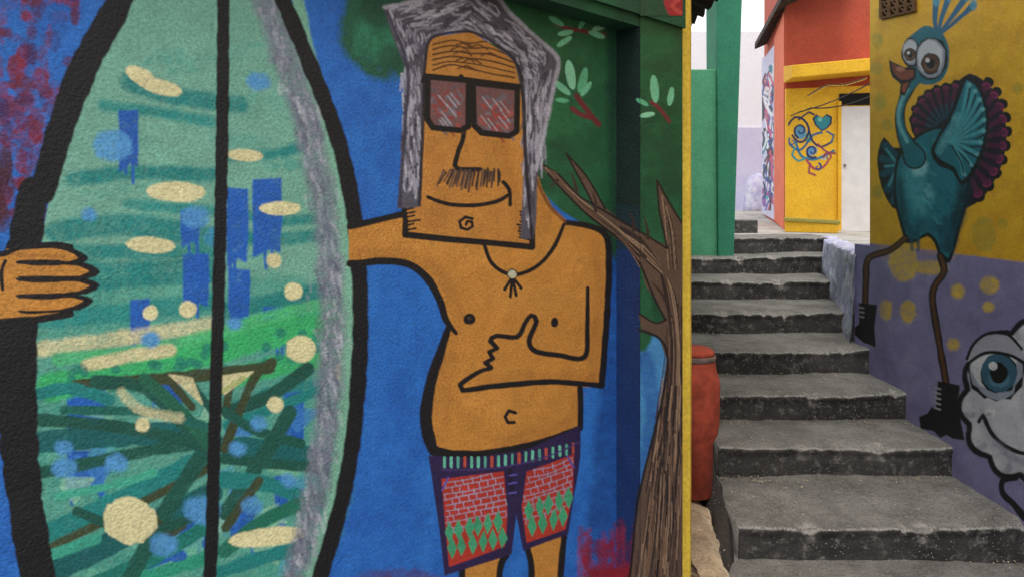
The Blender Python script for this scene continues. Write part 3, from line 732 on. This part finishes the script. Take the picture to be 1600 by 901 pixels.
b.poly([(1402,248),(1416,230),(1444,206),(1482,198),(1510,222),(1517,262),(1513,312),(1502,352),(1494,384),(1484,410),(1470,402),(1462,380),(1450,368),(1432,378),(1418,380),(1408,350),(1398,305)],NB,1,2)
b.poly([(1406,252),(1420,233),(1446,210),(1480,203),(1505,226),(1512,262),(1508,310),(1497,350),(1489,380),(1482,402),(1472,394),(1465,374),(1450,362),(1434,372),(1422,372),(1412,346),(1402,300)],T1,1,2)
b.stroke([(1500,236),(1508,290),(1496,345),(1484,385)],10,(8,52,68),.75,14); b.stroke([(1406,285),(1414,345),(1428,366)],5,(8,56,72),.6,10); b.stroke([(1440,350),(1470,356),(1488,340)],10,(10,62,80),.45,12)
b.stroke([(1434,246),(1432,285),(1442,320)],20,T3,.55,20); b.dot(1438,258,8,14,HI,.5,12); b.dot(1452,300,5,9,(130,206,212),.4,10); b.stroke([(1462,222),(1478,218),(1490,230)],4,(120,200,208),.5,6)
for i in range(10): 
    x=random.uniform(1424,1484);y=random.uniform(260,340); b.stroke([(x,y),(x+5,y+9),(x+11,y+11)],1.6,random.choice([T3,T2,T2]),.5,2.5)
for x in (1424,1434,1470,1478,1486): b.stroke([(x,355),(x+2,390)],[5,2],T2,.7,4)
b.poly([(1456,238),(1466,214),(1482,186),(1496,154),(1510,120),(1524,126),(1538,148),(1545,180),(1543,214),(1534,248),(1520,274),(1504,290),(1490,268),(1468,258)],NB,1,1.5)
b.poly([(1462,236),(1470,216),(1486,190),(1500,158),(1512,126),(1523,133),(1534,154),(1540,184),(1538,212),(1529,244),(1516,268),(1504,281),(1492,260),(1472,250)],T1,1,1.5)
for x,y in [(1514,132),(1523,142),(1530,155),(1535,170),(1537,187),(1536,204),(1532,222),(1526,240),(1517,257),(1506,272)]:
    b.stroke([(1486,222),((1486+x)/2+4,(222+y)/2),(x,y)],[1.5,3,4],T3,.7,2.2); b.stroke([(1488,228),((1488+x)/2+6,(230+y)/2+4),(x+2,y+7)],1.4,NB,.85,1.2)
    b.dot(x+2,y+1,2.5,2.5,(130,204,210),.6,2)
b.stroke([(1468,238),(1480,216),(1498,180)],7,(120,200,208),.5,7)
b.stroke([(1430,246),(1412,212),(1407,184),(1411,160),(1424,134),(1440,112)],[34,18,14,13,17,28],NB,1,1.5)
b.stroke([(1430,246),(1412,212),(1407,184),(1411,160),(1424,134),(1440,112)],[29,13,9,8,12,23],T1,1,2)
b.stroke([(1418,222),(1405,190),(1408,162),(1419,140)],3,(126,204,212),.75,3.5)
b.poly([(1414,70),(1426,56),(1446,42),(1470,50),(1482,74),(1482,104),(1470,126),(1448,132),(1430,124),(1420,104)],(38,118,136),1,2)
b.poly([(1391,95),(1400,100),(1413,106),(1432,107),(1431,122),(1423,130),(1414,150),(1407,147),(1409,132),(1396,120)],NB,1,1.5)
b.poly([(1395,99),(1403,104),(1414,110),(1428,111),(1428,119),(1420,124),(1409,125),(1399,116)],(140,74,52),1,1.5)
b.poly([(1412,132),(1420,129),(1414,145),(1410,143)],(160,84,54),1,1); b.dot(1408,108,6,2.5,(206,140,108),.7,3)
def eye(p,x,y,rx,ry,ir,ix,iy,ic,white=(216,220,226)):
    p.dot(x,y,rx+3,ry+3,NB,1,1.5); p.dot(x,y,rx,ry,(160,168,184),1,1.5); p.dot(x-rx*.08,y-ry*.1,rx*.8,ry*.8,white,1,5)
    p.dot(ix,iy,ir+1.5,ir*1.1+1.5,NB,1,1.2); p.dot(ix,iy,ir,ir*1.1,ic,1,1.5); p.dot(ix,iy+ir*.35,ir*.6,ir*.4,tuple(min(255,v+50) for v in ic),.6,4); p.dot(ix,iy,ir*.5,ir*.58,(6,6,8),1,1)
    p.dot(ix-ir*.35,iy-ir*.4,ir*.24,ir*.24,(235,238,240),1,1)
eye(b,1424,82,11,19,7.5,1423,86,(92,60,36)); eye(b,1456,92,22,30,13,1455,100,(92,60,36))
for pts,ww in [([(1416,372),(1390,392),(1358,404),(1354,440),(1352,482)],9),([(1470,400),(1476,424),(1462,446),(1458,468),(1466,520),(1480,602)],10)]:
    b.stroke(pts,ww,NB,1,1.5); b.stroke(pts,ww*.36,(120,76,40),.7,2.5)
b.poly([(1467,596),(1500,602),(1498,640),(1507,686),(1490,684),(1480,678),(1470,682),(1460,672),(1440,668),(1438,652),(1450,646),(1458,636),(1464,640)],(18,17,22),1,2,False)
for y in (604,612,620,628,636): b.stroke([(1461,y),(1470,y+3)],2,(170,166,170),.9,1)
b.poly([(1344,474),(1370,477),(1366,510),(1368,540),(1350,534),(1337,522),(1337,512),(1344,506)],(18,17,22),1,2,False)
for y in (480,487,494): b.stroke([(1344,y),(1350,y+1)],2,(160,156,160),.9,1)
g_=Painter(YSF,'painted_cartoon_face')
def lobes(cx,cy,rx,ry,n,amp,ph=0):
    return [(cx+rx*(1+amp*abs(math.sin(n*t/2+ph)))*math.cos(t),cy+ry*(1+amp*abs(math.sin(n*t/2+ph)))*math.sin(t)) for t in [i*2*math.pi/110 for i in range(110)]]
outl=lobes(1632,628,120,118,13,.11,.4)
g_.poly(outl,(214,214,222),1,2,False,0)
for i in range(0,110,8):
    x,y=outl[i]; g_.dot(x+(1632-x)*.10,y+(628-y)*.10,12,12,(240,240,244),.45,12)
for i in range(110):
    x,y=outl[i]
    if i%8==4: g_.stroke([(x+(1632-x)*.02,y+(628-y)*.02),(x+(1632-x)*.13,y+(628-y)*.13)],5,(130,130,150),.5,7)
for p,w_ in [([(1536,650),(1560,700),(1600,735)],12),([(1610,540),(1614,600),(1606,650)],8),([(1520,590),(1524,630)],8)]: g_.stroke(p,w_,(156,156,174),.42,18)
g_.stroke(outl+[outl[0]],5.5,(20,20,28),1,3.5,False)
eye(g_,1558,574,42,48,27,1562,582,(60,108,132),(230,232,236))
eye(g_,1682,582,46,52,28,1678,590,(60,108,132),(230,232,236))
for cx_,rx_ in ((1558,44),(1682,48)):
    g_.poly([(cx_-rx_,566),(cx_-rx_*.8,540),(cx_-rx_*.3,524),(cx_+rx_*.4,526),(cx_+rx_*.9,548),(cx_+rx_,566),(cx_+rx_*.4,552),(cx_-rx_*.4,550)],(178,178,192),1,2)
    g_.stroke([(cx_-rx_,567),(cx_-rx_*.4,551),(cx_+rx_*.4,553),(cx_+rx_,567)],3.5,NB,1,1.5)
    g_.stroke([(cx_-rx_*1.05,560),(cx_-rx_*.8,536),(cx_-rx_*.3,520),(cx_+rx_*.4,522),(cx_+rx_*.9,545)],3,NB,1,1.5)
g_.stroke([(1538,650),(1552,678),(1576,698),(1612,708),(1690,694)],4.5,NB,1,2); g_.stroke([(1530,658),(1538,647),(1549,646)],3.5,NB,1,2)
g_.stroke([(1556,690),(1584,714),(1620,722)],6,(140,140,160),.5,8); g_.dot(1548,644,8,5,(240,240,244),.6,5)
g_.stroke([(1588,746),(1568,750),(1568,770),(1586,788),(1602,808)],[7,7,7,8,10],NB,1,2)
build_part(YSF,'painted_background',rw); build_part(YSF,'painted_bird',rw); build_part(YSF,'painted_cartoon_face',rw)
M_vent=plain('brown_vent_block',(120,82,40),.8,.3,30)
M_dark=plain('dark_opening',(10,9,9),.9,.1)
def onw(px,py,off): return YP.hit(px,py,off)
m=MB(); m.quad(onw(1380,-30,.0045),onw(1432,-44,.0045),onw(1432,18,.0045),onw(1380,30,.0045)); m.build('vent_opening',M_dark,rw)
m=MB()
def bar(a,b_,wd,o0=.005,o1=.02):
    dx=b_[0]-a[0];dy=b_[1]-a[1];l=math.hypot(dx,dy);nx,ny=-dy/l*wd/2,dx/l*wd/2
    q=[(a[0]+nx,a[1]+ny),(b_[0]+nx,b_[1]+ny),(b_[0]-nx,b_[1]-ny),(a[0]-nx,a[1]-ny)]
    m.hexa([onw(x,y,o0) for x,y in q],[onw(x,y,o1) for x,y in q])
for i in range(5):
    x=1380+i*13; bar((x,30-(i*3)),(x,-30-i*3),4)
for i in range(6):
    bar((1380,29-i*12),(1432,17-i*12),3.2,.0052,.018)
for cx_,cy_ in itertools.product((1387,1400,1413,1426),(22,10,-2)):
    cy2=cy_-(cx_-1380)*.22
    bar((cx_-4,cy2-4),(cx_+4,cy2+4),2.6,.0053,.0165)
m.build('vent_grille',M_vent,rw)

# ================================================================= RETAINING EDGE + upper landing
M_lav2=stucco('patchy_lavender_white',(178,176,212),(222,222,234),.9,60,.008,.85,.35,9)
poly=[(2.50,5.60),(2.56,5.75),(2.67,6.1),(2.89,6.9),(3.08,7.55),(3.27,8.0),(3.3,8.25)]
vs=[];fs=[];nu=160;nv=50
def pl(t):
    k=t*(len(poly)-1); j=min(len(poly)-2,int(k)); f=k-j
    return (poly[j][0]+(poly[j+1][0]-poly[j][0])*f,poly[j][1]+(poly[j+1][1]-poly[j][1])*f)
for i in range(nu+1):
    x,y=pl(i/nu)
    for j in range(nv+1):
        t=j/nv
        if t<.8: zz=.75+(1.50-.75)*t/.8; ox=0
        else: a=(t-.8)/.2*math.pi/2; zz=1.50+.03*math.sin(a); ox=.13*(1-math.cos(a))
        d=NZ(x*2,y*2,zz*2)*.03+NZ(x*7,y*7,zz*7)*.018+NZ(x*19,y*19,zz*19)*.009+abs(NZ(x*40,y*40,zz*40))*.006
        vs.append((x+ox-d-.04*(1-t),y-d*.5,zz+NZ(x*6,y*6,zz*6)*.02))
for i in range(nu):
    for j in range(nv):
        a=i*(nv+1)+j; fs.append([a,a+1,a+nv+2,a+nv+1])
o=mesh('retaining_wall',vs,fs,M_lav2,None,True); tag(o,'lumpy lavender and white plastered edge beside the upper steps, below the white door','retaining wall')
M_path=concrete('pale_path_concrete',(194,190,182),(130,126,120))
m=MB()
zt=1.525
m.add([(-6,8.1,zt),(1.95,8.1,zt),(3.25,8.1,zt),(3.2,7.55,zt),(3.02,6.9,zt),(2.8,6.1,zt),(2.72,5.72,zt),(2.75,4.9,zt),(8,4.9,zt),(8,9.7,zt),(-6,9.7,zt)],[list(range(11))])
m.add([(-6,9.7,zt),(8,9.7,zt),(8,14,1.74),(-6,14,1.74),(60,80,1.85),(-60,80,1.85)],[[0,1,2,3],[3,2,4,5]])
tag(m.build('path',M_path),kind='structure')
m=MB(); m.add([(-400,-400,0),(400,-400,0),(400,400,0),(-400,400,0)],[[0,1,2,3]])
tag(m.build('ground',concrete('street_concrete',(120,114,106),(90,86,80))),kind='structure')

# ================================================================= left of the stairs
M_ter=plain('terracotta_paint',(186,80,56),.92,.28,18,.004)
M_rim=plain('grey_rim',(132,112,104),.85,.3,20,.003)
dr=thing('terracotta_drum','faded terracotta red round drum with a grey rim, behind the yellow edge strip','drum',(.955,4.0,.4))
m=MB(); z=lambda py,d=4.0:E+(HY-py)/F*d
m.lathe(.945,4.0,[(.096,z(770)),(.100,z(690)),(.124,z(674)),(.132,z(660)),(.135,z(600)),(.131,z(588)),(.118,z(578)),(.112,z(568)),(.110,z(558))],48,.03); m.build('body',M_ter,dr,True)
m=MB(); m.lathe(.945,4.0,[(.110,z(562)),(.114,z(561)),(.115,z(555)),(.110,z(553))],48,.02); m.build('rim',M_rim,dr,True)
m=MB(); m.lathe(.945,4.0,[(.109,z(553)),(.104,z(547)),(.08,z(542)),(.02,z(540))],48,.02); m.build('lid',M_ter,dr,True)
M_pl=concrete('speckled_plinth_plaster',(196,170,140),(160,128,100),.006)
bm=bmesh.new(); bmesh.ops.create_cube(bm,size=1); bmesh.ops.subdivide_edges(bm,edges=bm.edges,cuts=24,use_grid_fill=True)
for v in bm.verts:
    c=v.co.copy(); X=.79+c.x*.42; Y=3.62+c.y*1.05; Z=max(0,(z(752,4.0)-.10)/2*(1+2*c.z)+.02)
    if c.x>0: X-= (4.1-Y)*.10
    q=Vector((X*4,Y*4,Z*4))
    n3=noise.noise(q*4)*.010
    v.co=(X+noise.noise(q)*.035+n3,Y+noise.noise(q+Vector((5,0,0)))*.035,Z+ ((noise.noise(q+Vector((0,7,0)))*.03+n3) if Z>.05 else 0)-(.25*max(0,c.x-.3)**1.5 if c.z>.4 else 0))
me=bpy.data.meshes.new('stone_plinth'); bm.to_mesh(me); bm.free(); me.materials.append(M_pl)
for p in me.polygons:p.use_smooth=True
tag(link('stone_plinth',me),'rough speckled plaster plinth at the foot of the yellow strip, left of the lowest steps','plinth')
M_blk=concrete('black_curb_concrete',(52,46,42),(32,28,26))  # near-black colour over the whole curb
vs=[];fs=[]
pts=[(.93,3.0,.10),(.98,3.5,.14),(1.03,3.75,.29),(1.09,4.25,.44),(1.15,4.6,.58),(1.2,4.84,.70)]
cp=catmull(pts,False,.03)
for i,(x,y,z_) in enumerate(cp):
    for a,b_ in ((-.05,-.3),(-.05,.0),(-.02,.03),(.02,.03),(.05,-.01),(.05,-.3)):
        q=Vector((x*9+a*9,y*9,z_*9+b_)); vs.append((x+a-.01+noise.noise(q)*.02,y,z_+b_+noise.noise(q+Vector((3,3,3)))*.03))
for i in range(len(cp)-1):
    for j in range(5): a=i*6+j; fs.append([a,a+1,a+7,a+6])
fs.append([0,1,2,3,4,5][::-1])
tag(mesh('stair_curb',vs,fs,M_blk,None,True),'black sloping curb along the left edge of the lower stairs','curb')

# ================================================================= GREEN HOUSE CORNER
M_gr=stucco('mint_green_stucco',(84,164,122),(60,140,100),.6,80,.003)
M_gr2=stucco('deep_green_stucco',(44,132,98),(30,108,84),.6,80,.003)
gh=thing('green_wall','green painted boundary wall with a taller post, at the top left of the stairs','wall',(1.9,7.7,1.2))
m=MB(); m.box(1.3,2.07,7.72,8.0,1.0,E+1.36); m.build('low_wall',M_gr,gh,bevel=.01)
m=MB()
def pc(x,d): return (x-800)/F*d
m.hexa([(pc(1122,7.68),7.68,1.2),(pc(1146,7.68),7.68,1.2),(pc(1146,7.68)+.02,8.1,1.2),(pc(1122,7.68),8.1,1.2)],
       [(pc(1119,7.68),7.68,E+2.7),(pc(1163,7.68),7.68,E+2.7),(pc(1163,7.68)+.02,8.1,E+2.7),(pc(1119,7.68),8.1,E+2.7)])
m.build('post',M_gr2,gh,bevel=.012)
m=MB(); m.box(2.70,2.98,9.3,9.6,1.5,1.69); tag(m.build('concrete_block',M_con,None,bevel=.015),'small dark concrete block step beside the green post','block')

# ================================================================= FAR HOUSES
M_or=stucco('brick_orange_stucco',(194,82,54),(168,64,44),.6,60,.003)
M_or2=stucco('coral_stucco',(232,120,84),(206,96,66),.6,60,.003)
M_yb=stucco('bright_yellow_stucco',(240,186,36),(210,154,30),.5,60,.003)
M_wh=stucco('white_render',(242,242,246),(232,232,240),.4,60,.003)
M_lv=stucco('pale_lavender_render',(214,212,234),(194,190,222),.5,60,.003)
A=(3.57,10.0); Bq=(6.6,9.72); Sd=(4.27,13.0)
FP=Plane(A,(Bq[0]-A[0],Bq[1]-A[1]),(-.09,-1)); SP=Plane(A,(Sd[0]-A[0],Sd[1]-A[1]),(-(Sd[1]-A[1]),(Sd[0]-A[0])))
oh=thing('terracotta_house','terracotta house with a yellow lower floor and white door at the stair top','house',(4.5,10,1.5))
m=MB(); m.prism([A,Bq,(7,13),Sd],1.4,E+3.6); m.build('upper_wall',M_or,oh)
def fpt(px,py,off): return FP.hit(px,py,off)
def slab(mb,pl_,pxs,pys,o0,o1):
    q=[(pxs[0],pys[0]),(pxs[1],pys[1]),(pxs[1],pys[3]),(pxs[0],pys[2])]
    mb.hexa([pl_.hit(x,y,o0) for x,y in q],[pl_.hit(x,y,o1) for x,y in q])
m=MB(); slab(m,FP,(1227,1480),(372,385,140,130),-.02,.05); m.build('lower_wall',M_yb,oh)
m=MB()
a0=fpt(1226,128,0);zs=a0.z
d0=fpt(1224,0,.0);d1=fpt(1480,0,.0);e0=fpt(1224,0,.42);e1=fpt(1480,0,.42)
m.hexa([V(e0,zs-.02),V(e1,zs+.14),V(d1,zs+.14),V(d0,zs-.02)],[V(e0,zs+.14),V(e1,zs+.30),V(d1,zs+.36),V(d0,zs+.2)])
m.build('canopy',M_yb,oh,bevel=.012)
M_door=plain('white_door_paint',(224,218,216),.5,.08,6)
M_steel=plain('dull_door_metal',(120,116,112),.5,.1)
m=MB(); slab(m,FP,(1311,1372),(361,363,168,167),.052,.08); door=m.build('door',M_door,oh,bevel=.006)
m=MB(); slab(m,FP,(1306,1311),(362,362,160,160),.052,.095); m.build('door_frame',M_yb,oh)
m=MB(); slab(m,FP,(1315,1318),(262,262,257,257),.081,.095); m.build('handle',M_steel,door)
m=MB(); slab(m,FP,(1309,1372),(166,165,148,146),.052,.062); m.build('window',M_dark,oh)
m=MB()
def sslab(x0,x1,y0a,y0b,y1a,y1b,o0,o1):
    q=[(x0,y0a),(x1,y0b),(x1,y1b),(x0,y1a)]
    m.hexa([SP.hit(x,y,o0) for x,y in q],[SP.hit(x,y,o1) for x,y in q])
sslab(1192,1212,333,344,96,70,.0,.02); m.build('side_panel',M_lv,oh)
m=MB(); sslab(1212,1227.5,344,360,60,20,.0,.022); m.build('corner_pier',M_or2,oh)
PARTS[:]=['painted_background']
sS=Surf(seq(ar(1193,1212,.8)),seq(ar(90,330,.8)),SP,.0225,(206,204,228),(186,182,216),.5)
gf=Painter([sS],'painted_background')
cols=[(40,70,150),(20,20,30),(200,70,110),(60,160,180),(50,80,160),(130,60,160),(30,120,140),(20,20,30)]
for i in range(50):
    x=random.uniform(1193,1211); y=random.uniform(100,315)
    gf.dot(x,y,random.uniform(1.5,3.5),random.uniform(4,12),random.choice(cols),.85,1.5,random.uniform(-.4,.4))
for i in range(70):
    x=random.uniform(1193,1211); y=random.uniform(100,315)
    gf.stroke([(x,y),(x+random.uniform(-6,6),y+random.uniform(6,16)),(x+random.uniform(-5,5),y+random.uniform(14,30))],random.uniform(.8,2),random.choice(cols[:3]+[(230,230,236)]),.9,1)
build_part([sS],'painted_background',oh,'painted_panel')
sF=Surf(seq(ar(1230,1305,.7)),seq(ar(168,300,.7)),FP,.0525,(240,186,36),(216,160,32),.5)
ff=Painter([sF],'swirl_painting')
NV=(22,34,84)
def curl(cx,cy,r,t0,turns,c,wd,sgn=1):
    pts=[]
    for k in range(int(turns*12)+1):
        t=k/12; rr=r*(1-.8*t/turns); pts.append((cx+rr*math.cos(t0+sgn*t*6.28),cy+rr*math.sin(t0+sgn*t*6.28)*1.1))
    ff.stroke(pts,[wd*1.5,wd,wd*.6],c,1,.9)
# heart-like form, loops and tails
heart=[(1282,206),(1272,196),(1268,186),(1274,180),(1282,186),(1290,180),(1298,184),(1297,194),(1290,202)]
ff.poly(heart,NV,1,1.2); ff.poly([(x+(1283-x)*.2,y+(192-y)*.2) for x,y in heart],(40,140,150),1,1.2); ff.dot(1279,188,3,3,(120,200,190),.8,1.5)
ff.dot(1249,207,8,10,(48,140,180),.85,2.5); ff.dot(1266,236,8,7,(50,130,190),.8,2.5); ff.dot(1262,216,5,7,(60,150,130),.8,2); ff.dot(1285,246,6,4,(150,190,190),.7,2)
for p,w_,c in [([(1230,196),(1240,184),(1254,188),(1262,202),(1256,220),(1244,222),(1236,212)],2.6,NV),([(1242,224),(1250,244),(1268,250),(1286,244),(1300,236)],3,(30,110,140)),([(1232,226),(1246,236),(1258,226),(1268,212),(1282,208)],2.6,(26,90,140)),([(1262,204),(1268,222),(1282,230),(1298,222)],2.4,NV),
  ([(1258,250),(1270,264),(1284,262),(1292,252)],2.6,(170,56,80)),([(1276,226),(1290,238),(1303,240)],2,(140,50,90)),([(1240,232),(1236,242),(1246,252),(1260,246)],2.4,(40,140,150)),([(1246,188),(1262,176),(1270,180)],2,NV),([(1290,206),(1300,212),(1296,224)],2,(30,100,150)),([(1264,256),(1262,270),(1272,274)],2,(150,50,80))]:
    ff.stroke(p,w_,c,1,1)
curl(1249,205,11,2,1.2,NV,1.8); curl(1267,237,10,1,1.3,NV,1.8); curl(1292,246,7,3,1.1,(150,50,80),1.6); curl(1236,222,6,4,1.0,(40,90,150),1.6,-1); curl(1276,262,6,5,1,(30,60,120),1.6)
build_part([sF],'swirl_painting',oh)
FO=Plane((e0.x,e0.y),(e1.x-e0.x,e1.y-e0.y),(-.09,-1))
sC=Surf(seq(ar(1235,1358,1.0)),seq(ar(95,160,1.0)),FO,.003,(240,186,36),(210,154,30),.5)
cf=Painter([sC],'canopy_painting')
cf.stroke([(1262,150),(1290,134),(1320,132),(1352,122)],2,(60,46,24),1,1.2)
build_part([sC],'canopy_painting',oh)
# sagging black cables strung below the canopy
M_cab=plain('black_cable_rubber',(26,24,24),.6,.1)
def tube(pts,r):
    vs=[];fs=[];n=6
    for i,p in enumerate(pts):
        for k in range(n):
            a=2*math.pi*k/n; vs.append((p[0],p[1]+r*math.cos(a),p[2]+r*math.sin(a)))
    for i in range(len(pts)-1):
        for k in range(n): a=i*n+k;b=i*n+(k+1)%n; fs.append([a,b,b+n,a+n])
    return vs,fs
for (x0,y0,x1,y1,sg_,lb) in [(1234,182,1372,118,.06,'upper black cable sagging across the yellow house front above the white door'),(1250,176,1372,140,.09,'lower black cable sagging across the yellow house front above the white door')]:
    p0=FP.hit(x0,y0,.5 if x0<1240 else .46); p1=FP.hit(x1,y1,.5 if x0<1240 else .46)
    pts=[p0.lerp(p1,t/24)-Vector((0,0,sg_*4*(t/24)*(1-t/24))) for t in range(25)]
    pts=[FP.hit(x0,y0,.05)]+pts
    vs,fs=tube(pts,.009); tag(mesh('cable',vs,fs,M_cab,None,True),lb,'cable','cables in front of the yellow house')
vs=[];fs=[];ns=70
for i in range(ns+1):
    t=i/ns; X=3.30+(3.95-3.30)*t; Y=9.3+(12.5-9.3)*t; r=.035*abs(math.sin(i*.9))
    vs+=[(X,Y,E+2.52+r),(X+.9,Y-.1,E+2.9+r),(X,Y,E+2.60+r),(X+.9,Y-.1,E+3.0+r)]
for i in range(ns):
    a=i*4;b_=a+4; fs+=[[a,b_,b_+1,a+1],[a+2,a+3,b_+3,b_+2],[a,a+2,b_+2,b_]]
fs+=[[0,1,3,2],[ns*4,ns*4+2,ns*4+3,ns*4+1]]
mesh('roof',vs,fs,M_tile,oh)
M_ol=stucco('olive_stucco',(164,150,64),(130,122,60),.5,60,.003)
bn=thing('masonry_bench','low yellow masonry bench with an olive seat, left of the white door','bench',(3.7,9.6,1.52))
m=MB(); m.hexa([(3.42,9.62,1.53),(3.90,9.2,1.53),(3.98,9.36,1.53),(3.50,9.86,1.53)],[(3.42,9.62,1.66),(3.90,9.2,1.63),(3.98,9.36,1.63),(3.50,9.86,1.66)]); m.build('base',M_yb,bn)
m=MB(); m.hexa([(3.40,9.60,1.661),(3.92,9.17,1.631),(4.0,9.36,1.631),(3.50,9.88,1.661)],[(3.40,9.60,1.71),(3.92,9.17,1.68),(4.0,9.36,1.68),(3.50,9.88,1.71)]); m.build('seat',M_ol,bn,bevel=.01)
wh=thing('white_house','pale white house with a lavender base at the far end of the alley','house',(4.9,16,1.7))
m=MB(); m.box(3.6,5.6,16,19,1.7,E+3.6); m.build('wall',M_wh,wh)
m=MB(); m.box(3.58,5.62,15.95,15.998,1.7,E+1.6); m.build('lower_wall',M_lv,wh)
m=MB(); m.lathe(4.95,15.4,[(.32,1.70),(.30,1.85),(.26,2.2),(.20,2.42),(.05,2.5)],28,.06); tag(m.build('plastered_mound',M_lav2,None,True),'lavender plastered rounded mound in front of the far white house','mound')

# ================================================================= LIGHT, SKY, CAMERA
wd=bpy.data.worlds.new('World'); S.world=wd; wd.use_nodes=True
N=wd.node_tree.nodes; L=wd.node_tree.links; bgn=N['Background']
sky=N.new('ShaderNodeTexSky'); sky.sky_type='NISHITA'; sky.sun_disc=False
sd=Vector((-.06,-.46,1.0)).normalized()
sky.sun_elevation=math.asin(sd.z); sky.sun_rotation=math.atan2(sd.x,sd.y)
sky.dust_density=4; sky.air_density=1
hsn=N.new('ShaderNodeHueSaturation'); hsn.inputs['Saturation'].default_value=.35
L.new(sky.outputs[0],hsn.inputs['Color'])
tc=N.new('ShaderNodeTexCoord'); cn=N.new('ShaderNodeTexNoise'); cn.inputs['Scale'].default_value=2.2; cn.inputs['Detail'].default_value=6
L.new(tc.outputs['Generated'],cn.inputs['Vector'])
mr=N.new('ShaderNodeMapRange'); mr.inputs[1].default_value=.3; mr.inputs[2].default_value=.6; mr.inputs[3].default_value=.72; mr.inputs[4].default_value=.95
L.new(cn.outputs['Fac'],mr.inputs[0])
mx=N.new('ShaderNodeMix'); mx.data_type='RGBA'; L.new(mr.outputs[0],mx.inputs[0]); L.new(hsn.outputs[0],mx.inputs[6]); mx.inputs[7].default_value=(9.4,9.5,9.8,1)
L.new(mx.outputs[2],bgn.inputs['Color']); bgn.inputs['Strength'].default_value=.15
sl=bpy.data.lights.new('sun','SUN'); sl.energy=1.5; sl.angle=math.radians(22); sl.color=(1,.96,.9)
so=bpy.data.objects.new('sun',sl); COL.objects.link(so); so.rotation_euler=sd.to_track_quat('Z','Y').to_euler()
S.view_settings.view_transform='Standard'; S.view_settings.look='None'; S.view_settings.exposure=0
cd=bpy.data.cameras.new('camera'); co=bpy.data.objects.new('camera',cd); COL.objects.link(co)
cd.lens=27; cd.sensor_width=36; cd.sensor_fit='HORIZONTAL'; cd.shift_y=-(450.5-HY)/1600.0
co.location=(0,0,E); co.rotation_euler=(math.radians(90),0,0); cd.clip_start=.02; cd.clip_end=1000
S.camera=co
